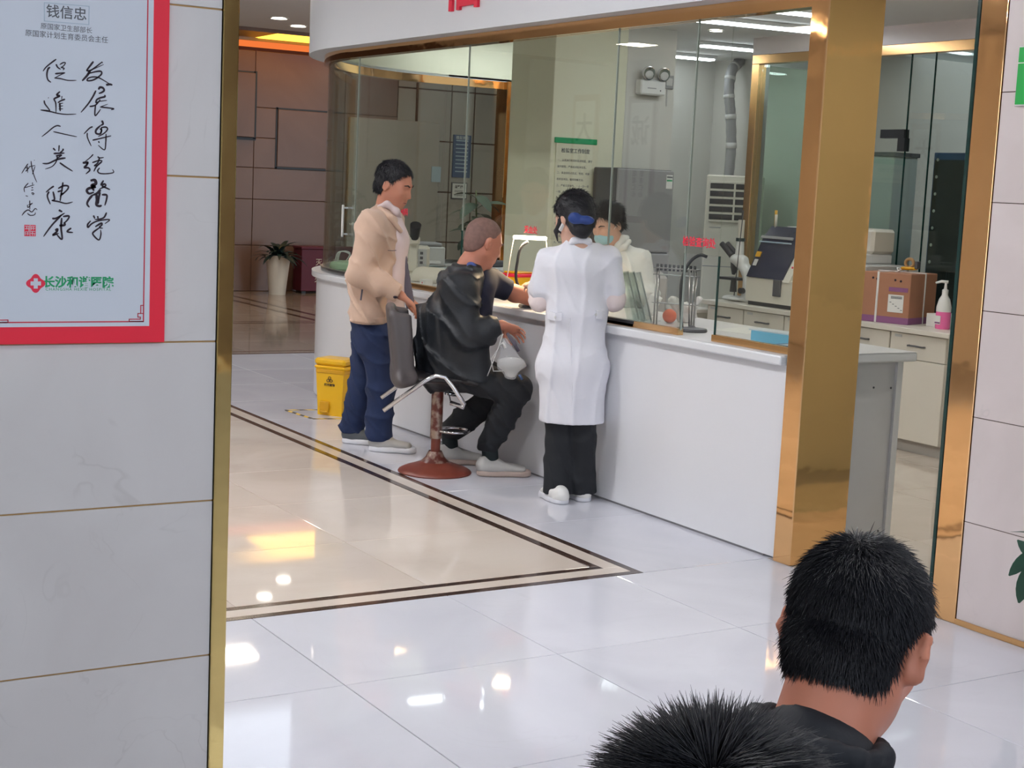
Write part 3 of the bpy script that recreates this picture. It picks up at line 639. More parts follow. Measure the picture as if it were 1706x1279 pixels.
def eyes(Fh, parent, sc=1.0, closed=False, brow='hair_black', lips=True):
    g = lambda x, y, z: Fh(x*sc, y*sc, z*sc)
    for s in (-1, 1):
        if closed: MB().tube([g(s*.019, .0815, -.001), g(s*.031, .0835, -.004), g(s*.043, .0775, -.001)], .0022*sc, 6).build('eye', 'ink', parent, smooth=4)
        else:
            e = MB().ball(g(s*.031, .078, .001), (.0085*sc,)*3, 10).build('eye', 'white_plastic', parent, smooth=4)
            MB().ball(g(s*.031, .084, -.001), (.0048*sc,)*3, 8).build('iris', 'ink', e, smooth=4)
        MB().tube([g(s*.014, .0955, .020), g(s*.030, .092, .027), g(s*.047, .078, .021)], [.0035*sc, .004*sc, .002*sc], 6).build('eyebrow', brow, parent, smooth=4)
    if lips: MB().tube([g(-.021, .091, -.0695), g(0, .0955, -.069), g(.021, .091, -.0695)], [.001*sc, .0024*sc, .001*sc], 6).build('mouth', 'maroon', parent, smooth=4)
def hand(S_, wrist, d, palm, L=.18, curl=.5, spread=.18, thumb=1, sc=1.0):
    """palm plus five jointed fingers. d: pointing direction, palm: palm normal, thumb: side (+1/-1)"""
    d = unit(d); pn = unit(np.asarray(palm, float)-d*(np.asarray(palm, float)@d)); sd = np.cross(pn, d)*thumb; w = np.asarray(wrist, float); L *= sc
    S_.loft(w+d*.015*sc, w+d*L*.42, .030*sc, .017*sc, .040*sc, .015*sc, sd, k=.012)
    for i, (off, ln, r) in enumerate(((.030, .40, .0088), (.010, .45, .0092), (-.010, .42, .0088), (-.029, .33, .0078))):
        b = w+d*L*.47+sd*off*sc; fd = unit(d+sd*spread*(off/.03)*.5); p = b; ang = 0; pts = [p]; rs = [r*sc*1.08]
        for seg, fr in enumerate((.46, .31, .23)):
            ang += curl*(.75 if seg == 0 else .9)*(1+.08*i); dd = fd*math.cos(ang)+pn*math.sin(ang); p = p+dd*L*ln*fr; pts.append(p); rs.append(r*sc*(1-.12*(seg+1)))
        S_.chain(pts, rs, k=.004)
    b = w+d*.03*sc+sd*.024*sc; t1 = b+unit(d*.55+sd*.8+pn*.35)*.045*sc; t2 = t1+unit(d*.85+sd*.45+pn*.5*curl+pn*.2)*.035*sc; t3 = t2+unit(d+sd*.1+pn*.7*curl)*.026*sc
    S_.chain([b, t1, t2, t3], [.015*sc, .0115*sc, .0098*sc, .0082*sc], k=.008)
def arm(S_, sh, el, wr, r=(.047, .040, .027), k=.03):
    S_.caps(sh, el, r[0], r[1], k); m = el+(wr-el)*.35; S_.caps(el, m, r[1], r[1]*.98, k); S_.caps(m, wr, r[1]*.98, r[2], k)
def leg(S_, hip, kn, an, r=(.085, .058, .040), k=.04):
    S_.caps(hip, kn, r[0], r[1], k); m = kn+(an-kn)*.35; S_.caps(kn, m, r[1]*.98, r[1]*1.02, k); S_.caps(m, an, r[1]*1.0, r[2], k)
def shoe(parent, heel, dirv, L=.27, up='shoe_white', sole='sole_white', extra=None, W=.047, collar=.10, z0=0.0, carve=True):
    """shoe > upper, sole, laces"""
    F = Frame((heel[0], heel[1], z0), (dirv[0], dirv[1], 0)); g = F; r = thing('shoe', None, None); r.parent = parent
    U = SDF(); U.amp = .0006; U.fr = 40
    U.loft(g(0, .045, .050), g(0, .10, .055), W*.85, .040, W*.92, .042, F.u*0+F.r, k=.03)
    U.loft(g(0, .09, .050), g(.004, L-.055, .038), W*.95, .034, W*.98, .022, F.r, k=.03)
    zc = min(.06, collar-.028); U.caps(g(0, .040, zc), g(0, .045, collar-.02), W*.80, W*.66, k=.03); U.caps(g(0, .075, zc), g(0, .07, collar-.03), W*.78, W*.62, k=.03)
    if carve: U.ell(g(0, .058, collar+.012), (W*.62, .050, .035), F.R, k=.006, sub=True)
    U.cut((0, 0, -1), (0, 0, z0+.018))
    U.build('upper', up, r, .005)
    B = SDF(); B.loft(g(0, .045, .012), g(0, .11, .012), W*.98, .045, W*.95, .05, F.r, k=.03); B.loft(g(0, .10, .012), g(.005, L-.052, .012), W*.95, .03, W*1.06, .05, F.r, k=.03)
    B.cut((0, 0, -1), (0, 0, z0+.001)); B.cut((0, 0, 1), (0, 0, z0+.034)); B.build('sole', sole, r, .005)
    for i in range(4):
        y = .115+.022*i; z = .090-.010*i
        MB().tube([g(-.022, y-.004, z-.008), g(0, y, z+.002), g(.022, y-.004, z-.008)], .0022, 5).build('lace', up if extra is None else extra, r, smooth=4)
    return r
_h = unit((_fw[0], _fw[1], 0)); _ir = unit((_r[0], _r[1], 0)); UP = V3(0, 0, 1)
def plane_of(base):
    H0 = _h@np.array([base[0], base[1], 0.0])
    def f(px, py, off=0.0):
        d = _fw + (px-853)/FPX*_r2 - (py-639.5)/FPX*_u2
        return CAMP + (H0+off)/(_h@d)*d
    return f
def based(o, loc):
    o.location = loc
    for ch in o.children: ch.matrix_parent_inverse = Matrix.Translation(loc).inverted()
    return o
def hair_cap(Fh, sc=1.0, grow=.006, nape=-.075, front=.052, amp=.0012, temple=.02):
    H = SDF(); H.amp = amp; H.fr = 55; g = lambda x, y, z: Fh(x*sc, y*sc, z*sc); e = grow
    H.ell(g(0, -.016, .038), ((.075+e)*sc, (.094+e)*sc, (.083+e)*sc), Fh.R, k=.02)
    H.ell(g(0, -.040, -.020), ((.062+e*.8)*sc, (.060+e)*sc, (.070+e)*sc), Fh.R, k=.03)
    for s in (-1, 1): H.caps(g(s*.070, .028, .03), g(s*.0725, .022, -.005), .008*sc, .005*sc, k=.012)
    H.cut(Fh.R@V3(0, .80, -.60), g(0, .052, front)); H.cut(Fh.R@V3(0, .35, -1), g(0, -.045, nape))
    for s in (-1, 1): H.ell(g(s*.080, -.004, -.026), (.026*sc, .026*sc, .036*sc), Fh.R, k=.008, sub=True)
    return H

def strands(name, Fh, sc, n, parent, length, lift, region, whorl, wid=.0008, seed=1, gravity=.25):
    """short hair: tapered strands growing out of the scalp and combed away from the crown"""
    rg = np.random.default_rng(seed); d = rg.normal(size=(n*3, 3)); d /= np.linalg.norm(d, axis=1)[:, None]
    Rad = np.array([.0785, .0975, .0865])*sc; c1 = np.array([0, -.016, .038])*sc; P = d*Rad + c1
    R2 = np.array([.0655, .0635, .0735])*sc; c2 = np.array([0, -.040, -.020])*sc          # nape follows the back of the neck
    P2 = rg.normal(size=(n*3, 3)); P2 /= np.linalg.norm(P2, axis=1)[:, None]; d2 = P2.copy(); P2 = P2*R2+c2
    out = ((((P2-c1)/Rad)**2).sum(1) > .86) & (P2[:, 2] < .04*sc); P2 = P2[out]; d2 = d2[out]
    P = np.concatenate([P, P2]); d = np.concatenate([d, d2]); Rn = np.concatenate([np.tile(Rad, (len(P)-len(P2), 1)), np.tile(R2, (len(P2), 1))])
    sh_ = rg.permutation(len(P)); P, d, Rn = P[sh_], d[sh_], Rn[sh_]
    k = region(P/sc); P = P[k][:n]; d = d[k][:n]; nrm = d/Rn[k][:n]; dd_ = P-c1; dd_ /= np.linalg.norm(dd_, axis=1)[:, None]; nrm /= np.linalg.norm(nrm, axis=1)[:, None]; m = len(P)
    w = unit(whorl); tang = dd_-w; tang -= nrm*(tang*nrm).sum(1)[:, None]; tang /= np.maximum(np.linalg.norm(tang, axis=1), 1e-6)[:, None]
    tang = tang+rg.normal(scale=.22, size=(m, 3)); tang /= np.linalg.norm(tang, axis=1)[:, None]
    L = length*sc*(.7+.5*rg.random(m)); lf = lift*(.7+.6*rg.random(m)); g3 = Fh.R.T@np.array([0, 0, -1.0])
    pts = [P-nrm*.002]; cur = P; dirv = nrm*lf[:, None]*1.6+tang
    for s_ in range(3):
        dv = dirv+tang*(.35*s_)+g3*gravity*s_*.5; dv /= np.linalg.norm(dv, axis=1)[:, None]; cur = cur+dv*(L/3)[:, None]; pts.append(cur)
    side = np.cross(tang, nrm); side /= np.maximum(np.linalg.norm(side, axis=1), 1e-6)[:, None]; up2 = nrm
    V = []; prof = [1, .9, .65, .12]
    for i in range(4):
        for a in (0, 2*PI/3, 4*PI/3): V.append(pts[i]+wid*prof[i]*(math.cos(a)*side+math.sin(a)*up2))
    V = np.stack(V, 1)                     # m,12,3
    base = (np.arange(m)*12)[:, None]; F = []
    for i in range(3):
        for j in range(3): F.append(base+np.array([i*3+j, i*3+(j+1) % 3, (i+1)*3+(j+1) % 3, (i+1)*3+j]))
    F = np.concatenate(F); V = V.reshape(-1, 3)@Fh.R.T+Fh.o
    me = bpy.data.meshes.new(name); me.vertices.add(len(V)); me.vertices.foreach_set('co', V.astype(np.float32).ravel())
    me.loops.add(F.size); me.loops.foreach_set('vertex_index', F.ravel().astype(np.int32)); me.polygons.add(len(F)); me.polygons.foreach_set('loop_start', np.arange(0, F.size, 4, dtype=np.int32))
    me.update(calc_edges=True); me.polygons.foreach_set('use_smooth', np.ones(len(F), bool)); me.materials.append(MATS['hair_strand'])
    o = bpy.data.objects.new(name, me); COL.objects.link(o); o.parent = parent; o['kind'] = 'stuff'
    return o
def short_region(front=.060, nape=-.060):
    def reg(P):
        x, y, z = P[:, 0], P[:, 1], P[:, 2]
        ear = ((np.abs(x) > .045) & (((y+.004)/.030)**2+((z+.026)/.044)**2 < 1))
        return (z > nape) & (.80*(y-.052)-.60*(z-front) < 0) & ~ear & ~((z < .0) & (y > .028))
    return reg
# ---------------------------------------------------------------- standing man in the tan jacket
q = plane_of((3.95, 7.85)); f = unit(.85*_ir*1.0+V3(0, 0, 0)-.02*_h); r = -_h
man = thing('person', 'standing man in tan jacket and dark blue trousers, hand on the swivel stool back', 'person')
Fh = Frame(q(657, 308), unit(.90*_ir-.34*_h-.30*UP)); sc = 1.09
nk = q(640, 352); ch = q(634, 398); pv = q(620, 548)
shR, elR, wrR = q(619, 376, -.19), q(598, 455, -.25), q(668, 492, -.24); shL, elL, wrL = q(650, 374, .19), q(645, 455, .23), q(678, 495, .10)
hiR, knR, anR = q(630, 560, -.09), q(634, 645, -.07), V3(3.872+.8*.06, 7.838-.6*.06, .11); hiL, knL, anL = q(612, 560, .09), q(606, 640, .12), V3(3.835+.76*.06, 8.13-.65*.06, .11)
B_ = SDF(); head(B_, Fh, sc); B_.caps(Fh(0, -.02*sc, -.06*sc), nk-UP*.03, .056, .062, k=.03)
B_.loft(nk-UP*.10, pv, .17, .09, .14, .09, r, k=.05); B_.caps(shR, shL, .05, k=.04)
arm(B_, shR, elR, wrR); arm(B_, shL, elL, wrL); hand(B_, wrR, _ir*.8-UP*.6, -UP*.6-_ir*.4, curl=.45, thumb=-1, sc=1.05); hand(B_, wrL, _ir*.8-UP*.6, -UP, curl=.5)
leg(B_, hiR, knR, anR, (.065, .042, .030)); leg(B_, hiL, knL, anL, (.065, .042, .030))
B_.build('body', 'skin', man, .0075)
eyes(Fh, man, sc, closed=True)
hc_ = hair_cap(Fh, sc, .007, nape=-.066, front=.060); hc_.build('hair', 'hair_black', man, .006); strands('hair_strands', Fh, sc, 5000, man, .022, .30, short_region(.064, -.055), (-.05, -.5, .85), wid=.0016, seed=2)
J = SDF(); J.amp = .0095; J.fr = 21
hem = q(618, 530); J.loft(hem, q(622, 470), .205, .118, .20, .125, r, k=.05); J.loft(q(622, 470), q(631, 392), .20, .125, .195, .118, r, k=.05)
J.loft(q(631, 392), q(636, 362), .165, .105, .09, .07, r, k=.06); J.caps(shR+UP*.005, shL+UP*.005, .068, k=.06)
J.caps(shR, elR, .078, .068, k=.045); J.caps(elR, elR+(wrR-elR)*.5, .068, .060, k=.03); J.caps(elR+(wrR-elR)*.5, wrR-(wrR-elR)*.08, .060, .047, k=.03); J.caps(shL, elL, .076, .066, k=.045); J.caps(elL, wrL, .066, .047, k=.03)
J.cut(-UP, hem-UP*.012); J.cut(unit(wrR-elR), wrR-unit(wrR-elR)*.02); J.build('jacket', 'jacket_tan', man, .0075)
K = SDF(); K.amp = .001   # jacket collar, hem band, cuff
K.chain([q(668, 385, -.10), q(650, 362, -.12), q(634, 349, -.07), q(630, 345, .0)], [.012, .017, .018, .014], k=.02); K.build('collar', 'jacket_tan', man, .006)
K = SDF(); K.loft(q(617.5, 535), q(617.8, 524), .206, .122, .209, .124, r, k=.01); K.cut(-UP, q(617, 536)); K.cut(UP, q(617, 523)); K.build('hem_band', 'jacket_tan', man, .006)
cd_ = unit(wrR-elR); K = SDF(); K.caps(wrR-cd_*.075, wrR-cd_*.012, .053, .051); K.cut(cd_, wrR-cd_*.012); K.cut(-cd_, wrR-cd_*.075); K.build('cuff', 'jacket_tan', man, .006)
K = SDF(); K.chain([q(632, 345, -.055), q(645, 340, -.075), q(660, 352, -.06), q(666, 362, -.01)], [.016, .018, .020, .014], k=.02); K.chain([q(632, 345, .03), q(650, 340, .06), q(664, 356, .03)], [.016, .018, .018], k=.02); K.build('shirt_collar', 'shirt_pink', man, .006)
K = SDF(); K.amp = .002; K.loft(q(641, 520), q(652, 400), .115, .115, .11, .098, r, k=.04); K.loft(q(652, 400), q(652, 362), .10, .10, .06, .06, r, k=.04); K.cut(-UP, q(640, 520)); K.build('shirt', 'shirt_pink', man, .008)
K = SDF(); K.loft(q(684, 512, -.03), q(668, 400, -.03), .010, .030, .010, .018, r, k=.01); K.build('jacket_lining', 'lining_dark', man, .007)
MB().tube([q(604, 478, -.235), q(601, 500, -.235)], .005, 6).build('pocket_zip', 'lining_dark', man); MB().box(-.012, .012, -.004, .004, -.02, .02, .003, Matrix.Translation(q(613, 546, -.135))).build('key_ring', 'white_plastic', man)
MB().ball(wrR-cd_*.03-_h*.045-UP*.02, (.016, .012, .008), 8).build('cuff_button', 'ink', man, smooth=4)
MB().tube([q(646, 417, -.205), q(654, 417.5, -.19), q(660, 417, -.17)], .002, 6).build('pocket_seam', 'lining_dark', man)
T = SDF(); T.amp = .008; T.fr = 24
T.loft(q(620, 530), q(621, 565), .165, .115, .17, .115, r, k=.04); T.caps(hiR, knR, .098, .080, k=.03); T.caps(knR, anR-UP*.0, .080, .078, k=.03); T.caps(hiL, knL, .096, .080, k=.03); T.caps(knL, anL, .080, .076, k=.03)
T.cut(-UP, V3(0, 0, .062)); T.build('trousers', 'denim', man, .0075)
shoe(man, (3.872, 7.838), (.80, -.60), .285, 'shoe_grey', 'sole_white', 'shoe_white', W=.050, collar=.10); shoe(man, (3.835, 8.13), (.76, -.65), .285, 'shoe_dark', 'sole_white', 'shoe_white', W=.050, collar=.10)
based(man, (3.95, 7.85, 0))

# ---------------------------------------------------------------- seated patient
q = plane_of((3.93, 7.13)); f = unit((.9, -.42, 0)); r = V3(f[1], -f[0], 0)
pat = thing('person', 'seated patient with shaved head in black jacket, one arm laid over the counter', 'person')
Fh = Frame(q(806, 404), unit(.80*_ir+.42*_h-.32*UP)); sc = 1.06
nk = q(783, 447); ch = q(768, 500, .02); pv = q(735, 606, .03)
shR, elR, wrR = q(765, 482, -.19), q(782, 556, -.22), q(836, 541, -.20); shL, elL, wrL = q(818, 470, .17), q(858, 489, .20), q(925, 503, .28)
hiR, knR, anR = q(745, 616, -.06), q(862, 648, -.14), V3(4.105+.93*.065, 6.975-.36*.065, .135); hiL, knL, anL = q(752, 610, .14), q(850, 640, .22), V3(4.075+.86*.065, 7.375-.5*.065, .135)
B_ = SDF(); head(B_, Fh, sc); B_.caps(Fh(0, -.025*sc, -.055*sc), nk-UP*.02, .056, .064, k=.03)
B_.loft(ch, pv, .16, .10, .14, .10, r, k=.05); B_.caps(shR, shL, .05, k=.04); B_.caps(nk, ch, .07, .09, k=.05)
arm(B_, shR, elR, wrR); arm(B_, shL, elL, wrL, (.05, .045, .03)); hand(B_, wrR, _ir*.75-UP*.30+_h*.3, -UP*.5-_h*.5, curl=.40, thumb=-1, spread=.5, sc=1.0); hand(B_, wrL, _ir*.8+_h*.4, UP, curl=.35, thumb=1)
leg(B_, hiR, knR, anR, (.065, .042, .030)); leg(B_, hiL, knL, anL, (.065, .042, .030))
B_.build('body', 'skin_red', pat, .0075); eyes(Fh, pat, sc, closed=True, brow='hair_grey')
hair_cap(Fh, sc, .0022, nape=-.068, front=.075, amp=.0006).build('hair', 'hair_grey', pat, .006)
J = SDF(); J.amp = .0105; J.fr = 19; u = unit(r+.15*f)
J.loft(q(738, 612, 0), q(752, 540, 0), .205, .135, .215, .135, u, k=.06); J.loft(q(752, 540, 0), q(770, 478, 0), .215, .135, .17, .11, u, k=.06); J.caps(q(772, 470), q(782, 448), .12, .075, k=.06)
J.caps(shR, q(800, 462, .12), .085, .065, k=.06); J.caps(shR, elR, .092, .078, k=.05); J.caps(elR, elR+(wrR-elR)*.5, .078, .068, k=.03); J.caps(elR+(wrR-elR)*.5, wrR, .068, .050, k=.03)
J.loft(q(712, 520, .04), q(705, 585, .05), .17, .045, .17, .035, u, k=.05)                                  # hanging back panel
J.loft(q(785, 570, -.17), q(790, 622, -.15), .055, .10, .06, .085, -_h, k=.04)                             # skirt of the jacket over the thigh
J.cut(unit(wrR-elR), wrR-unit(wrR-elR)*.012); J.build('jacket', 'jacket_black', pat, .0075)
K = SDF(); K.chain([q(776, 431, .0), q(786, 446, -.085), q(800, 460, -.06)], [.020, .024, .016], k=.02); K.build('shirt_collar', 'shirt_blue', pat, .006)
K = SDF(); K.amp = .0025; K.loft(q(775, 560, .06), q(795, 475, .05), .15, .12, .16, .10, u, k=.05); K.caps(q(800, 462, .04), shL, .07, .07, k=.05); K.caps(shL, shL+(elL-shL)*.62, .074, .064, k=.03); K.cut(unit(elL-shL), shL+(elL-shL)*.78); K.build('polo_shirt', 'polo_navy', pat, .0075)
T = SDF(); T.amp = .008; T.fr = 24
T.ell(q(742, 608, .03), (.16, .15, .11), None, k=.05); T.caps(hiR, knR, .105, .078, k=.04); T.caps(knR, anR+UP*.05, .078, .066, k=.03); T.caps(hiL, knL, .10, .075, k=.04); T.caps(knL, anL+UP*.05, .075, .064, k=.03)
T.cut(-UP, V3(0, 0, .135)); T.build('trousers', 'trouser_black', pat, .0075)
for a_, nm in ((anR, 'sock'), (anL, 'sock')): K = SDF(); K.caps(a_+UP*.03, a_-UP*.05+_ir*.01, .046, .044); K.build(nm, 'sock_black', pat, .007)
shoe(pat, (4.105, 6.975), (.93, -.36), .305, 'shoe_grey', 'sole_tan', None, W=.053, collar=.115); shoe(pat, (4.075, 7.375), (.86, -.5), .30, 'shoe_grey', 'sole_tan', None, W=.053, collar=.115)
for x_, y_, d_ in ((4.105, 6.975, (.93, -.36)), (4.075, 7.375, (.86, -.5))): pass
based(pat, (3.93, 7.13, 0))

# ---------------------------------------------------------------- nurse standing at the counter, seen from behind
q = plane_of((4.2, 6.27)); f = unit(_h-.22*_ir); r = unit(_ir+.22*_h)
nur = thing('person', 'nurse seen from behind in white short sleeved coat with blue hair bow', 'person')
Fh = Frame(q(955, 363, .01), unit(.72*_h-.62*_ir-.30*UP)); sc = 1.0
nk = q(967, 402); pv = q(952, 585, .02)
shL, elL, wrL = q(914, 432), q(900, 500, .02), q(890, 478, .30); shR, elR, wrR = q(1014, 428), q(1024, 500, .02), q(1000, 488, .27)
hiL, knL, anL = q(928, 600), q(930, 735), q(927, 822, -.02); hiR, knR, anR = q(972, 600), q(972, 735), q(968, 818, .03)
B_ = SDF(); head(B_, Fh, sc); B_.caps(Fh(0, -.02, -.06), nk-UP*.03, .048, .052, k=.03); B_.loft(nk-UP*.10, pv, .14, .085, .14, .09, r, k=.05); B_.caps(shL, shR, .042, k=.04)
arm(B_, shL, elL, wrL, (.038, .034, .024)); arm(B_, shR, elR, wrR, (.038, .034, .024)); hand(B_, wrL, _h-.2*_ir, -UP, curl=.5, thumb=1, sc=.92); hand(B_, wrR, _h-.3*_ir, -UP, curl=.5, thumb=-1, sc=.92)
leg(B_, hiL, knL, anL, (.07, .045, .034)); leg(B_, hiR, knR, anR, (.07, .045, .034))
B_.build('body', 'skin_pale', nur, .0075); eyes(Fh, nur, sc)
H = SDF(); H.amp = .0022; H.fr = 45; g = Fh
H.ell(g(0, -.018, .040), (.088, .106, .093), Fh.R, k=.02); H.ell(g(.005, -.052, -.018), (.074, .062, .078), Fh.R, k=.04); H.ell(q(968, 378, -.075), (.062, .05, .062), None, k=.03)
H.cut(Fh.R@V3(0, .80, -.60), g(0, .055, .045)); H.build('hair', 'hair_black', nur, .006); strands('hair_strands', Fh, 1.085, 7000, nur, .030, .0, short_region(.048, -.045), (.0, .80, .60), wid=.0014, seed=9, gravity=.1)
K = SDF(); K.chain([q(934, 368, -.02), q(926, 385, -.0), q(929, 402, .0)], [.012, .010, .004], k=.01); K.chain([q(932, 366, -.03), q(933, 384, -.01), q(940, 396, .0)], [.010, .008, .004], k=.01); K.build('hair_lock', 'hair_black', nur, .005)
bw = SDF(); c = q(968, 366, -.135); bw.amp = .002; bw.fr = 50
bw.ell(c-_ir*.030+UP*.006, (.034, .024, .028), np.stack([_ir, _h, UP], 1), k=.015); bw.ell(c+_ir*.030-UP*.001, (.036, .024, .022), np.stack([_ir, _h, UP], 1), k=.015); bw.ell(c, (.013, .026, .016), None, k=.01); bw.build('hair_bow', 'bow_blue', nur, .005)
MB().box(-.010, .010, -.004, .004, -.022, .022, .003, Matrix.Translation(q(936, 378, -.05)) @ Matrix.Rotation(.5, 4, 'Y')).build('mask_loop', 'white_plastic', nur)
C_ = SDF(); C_.amp = .0075; C_.fr = 24; C_.mode = 'v'
C_.loft(q(954, 704), q(953, 610), .168, .125, .172, .125, r, k=.04); C_.loft(q(953, 610), q(961, 522), .168, .125, .138, .105, r, k=.05); C_.loft(q(961, 522), q(965, 445), .138, .105, .165, .105, r, k=.05)
C_.loft(q(965, 445), q(966, 416), .155, .09, .075, .06, r, k=.05); C_.caps(shL+UP*.0, shR, .046, k=.05); C_.caps(shL, elL+(shL-elL)*.30-_ir*.012, .056, .066, k=.03); C_.caps(shR, elR+(shR-elR)*.25+_ir*.002, .054, .056, k=.03)
C_.cut(-UP, q(954, 702)); C_.build('coat', 'coat_white', nur, .0075)
K = SDF(); K.chain([q(947, 409, -.03), q(956, 401, -.055), q(968, 399, -.062), q(980, 402, -.045), q(984, 408, -.02)], [.012, .015, .015, .015, .012], k=.02); K.build('coat_collar', 'coat_white', nur, .006)
for pts in (((912, 524, -.085), (925, 528, -.118), (936, 527, -.128)), ((993, 524, -.115), (1003, 525, -.095), (1008, 527, -.06))):
    a_ = [q(*p_) for p_ in pts]; m_ = MB(); n_ = len(a_); vs = []
    for p_ in a_: vs += [p_-UP*.020-_h*.004, p_+UP*.020-_h*.004, p_+UP*.020+_h*.02, p_-UP*.020+_h*.02]
    fs = [(0, 1, 2, 3), tuple(4*(n_-1)+k for k in (3, 2, 1, 0))]
    for i_ in range(n_-1):
        b_ = 4*i_
        for k in range(4): fs.append((b_+k, b_+4+k, b_+4+(k+1) % 4, b_+(k+1) % 4))
    m_.add(vs, fs).build('belt_tab', 'coat_white', nur)
    MB().ball(a_[1 if pts[0][0] < 950 else 0]-_h*.006, (.006, .006, .006), 8).build('button', 'white_plastic', nur, smooth=4)
MB().tube([q(950, 530, -.135), q(952, 610, -.136), q(954, 695, -.134)], .0028, 6).build('back_seam', 'coat_white', nur)
for e_, w_, s_ in ((elL, wrL, shL), (elR, wrR, shR)):
    K = SDF(); K.amp = .0032; K.fr = 22; K.caps(e_+(s_-e_)*.45, e_, .050, .050, k=.03); K.caps(e_, w_, .050, .034, k=.03); K.cut(unit(w_-e_), w_); K.build('under_sleeve', 'sleeve_pink', nur, .0065)
T = SDF(); T.amp = .008; T.fr = 24; T.mode = 'v'
T.caps(hiL, knL, .088, .064, k=.02); T.caps(knL, anL-UP*.02, .064, .071, k=.03); T.caps(hiR, knR, .088, .062, k=.02); T.caps(knR, anR-UP*.02, .062, .069, k=.03); T.cut(-UP, V3(0, 0, .035)); T.build('trousers', 'trouser_black', nur, .0075)
a_ = onz(941, 841, 0); b_ = onz(896, 822, 0); shoe(nur, a_, b_-a_, .245, 'shoe_white', 'sole_white', None, W=.044, collar=.058, carve=False)
a_ = onz(977, 837, 0); b_ = onz(948, 822, 0); shoe(nur, a_, b_-a_, .245, 'shoe_white', 'sole_white', None, W=.044, collar=.058, carve=False)
based(nur, (4.2, 6.27, 0))

# ---------------------------------------------------------------- technician inside the counter
q = plane_of((5.42, 7.25)); f = unit(-.75*_ir-.55*_h); r = V3(f[1], -f[0], 0)
tec = thing('person', 'masked technician in white coat leaning over behind the counter glass', 'person')
Fh = Frame(q(1012, 374, -.02), unit(-.62*_ir-.66*_h-.36*UP)); sc = 1.0
nk = q(1036, 412); pv = q(1052, 560, .03)
shR, elR, wrR = q(1000, 436, .06), q(950, 486, -.06), q(897, 474, -.22); shL, elL, wrL = q(1066, 434, -.06), q(1078, 492, -.12), q(1020, 505, -.28)
B_ = SDF(); head(B_, Fh, sc); B_.caps(Fh(0, -.02, -.06), nk-UP*.03, .046, .052, k=.03); B_.loft(nk-UP*.08, pv, .14, .085, .14, .09, r, k=.05); B_.caps(shL, shR, .042, k=.04)
arm(B_, shL, elL, wrL, (.038, .034, .024)); arm(B_, shR, elR, wrR, (.038, .034, .024)); hand(B_, wrR, -_ir*.9-UP*.15-.2*_h, -UP*.7-_h*.6, curl=.75, thumb=-1, sc=.95); hand(B_, wrL, -_ir-.2*_h, -UP, curl=.6, thumb=1, sc=.9)
hiL, hiR = pv+r*-.09, pv+r*.09
for h_ in (hiL, hiR): leg(B_, h_, V3(h_[0], h_[1], .47), V3(h_[0], h_[1], .08), (.07, .045, .034))
B_.build('body', 'skin_pale', tec, .0075); eyes(Fh, tec, sc, closed=True, lips=False)
H = SDF(); H.amp = .0018; H.fr = 45; H.ell(Fh(0, -.018, .038), (.083, .102, .091), Fh.R, k=.02); H.ell(Fh(0, -.05, -.02), (.068, .060, .07), Fh.R, k=.04); H.ell(Fh(0, -.11, -.01), (.04, .04, .045), Fh.R, k=.03); H.cut(Fh.R@V3(0, .80, -.60), Fh(0, .058, .055)); H.build('hair', 'hair_black', tec, .006); strands('hair_strands', Fh, 1.06, 3500, tec, .05, .02, short_region(.055, -.02), (0, .75, .65), wid=.0014, seed=4)
K = SDF(); K.amp = .0012; K.fr = 60; K.ell(Fh(0, .040, -.060), (.062, .075, .048), Fh.R, k=.02); K.ell(Fh(0, .104, -.040), (.014, .014, .014), Fh.R, k=.02); K.cut(Fh.R@V3(0, -1, 0), Fh(0, .020, 0)); K.build('face_mask', 'mask_blue', tec, .005)
for s_ in (-1, 1): MB().tube([Fh(s_*.058, .045, -.030), Fh(s_*.078, .01, .0), Fh(s_*.083, -.015, .018)], .0018, 5).build('mask_loop', 'white_plastic', tec)
C_ = SDF(); C_.amp = .010; C_.fr = 20
C_.loft(V3(pv[0], pv[1], .42), pv, .19, .14, .18, .13, r, k=.05); C_.loft(pv, q(1040, 450), .18, .13, .175, .115, r, k=.05); C_.loft(q(1040, 450), q(1037, 424), .16, .10, .08, .07, r, k=.05); C_.caps(shL, shR, .058, k=.05)
C_.caps(shL, elL, .072, .064, k=.03); C_.caps(elL, wrL, .064, .046, k=.03); C_.caps(shR, elR, .070, .060, k=.03); C_.caps(elR, wrR+(elR-wrR)*.25, .060, .044, k=.03); C_.cut(unit(wrR-elR), wrR+(elR-wrR)*.15); C_.build('coat', 'coat_tech', tec, .008)
K = SDF(); K.chain([q(1023, 424, -.06), q(1030, 410, -.05), q(1038, 398, -.02), q(1044, 396, .03)], [.012, .020, .022, .018], k=.02); K.chain([q(1023, 424, -.06), q(1040, 412, -.10), q(1048, 402, -.06)], [.010, .016, .016], k=.02); K.build('coat_collar', 'coat_tech', tec, .006)
T = SDF()
for h_ in (hiL, hiR): T.caps(V3(h_[0], h_[1], .8), V3(h_[0], h_[1], .10), .09, .07, k=.02)
T.cut(-UP, V3(0, 0, .05)); T.build('trousers', 'trouser_black', tec, .012)
for h_ in (hiL, hiR): shoe(tec, h_-f*.06, f, .245, 'shoe_white', 'sole_white', None, W=.044, collar=.075)
based(tec, (5.42, 7.25, 0))

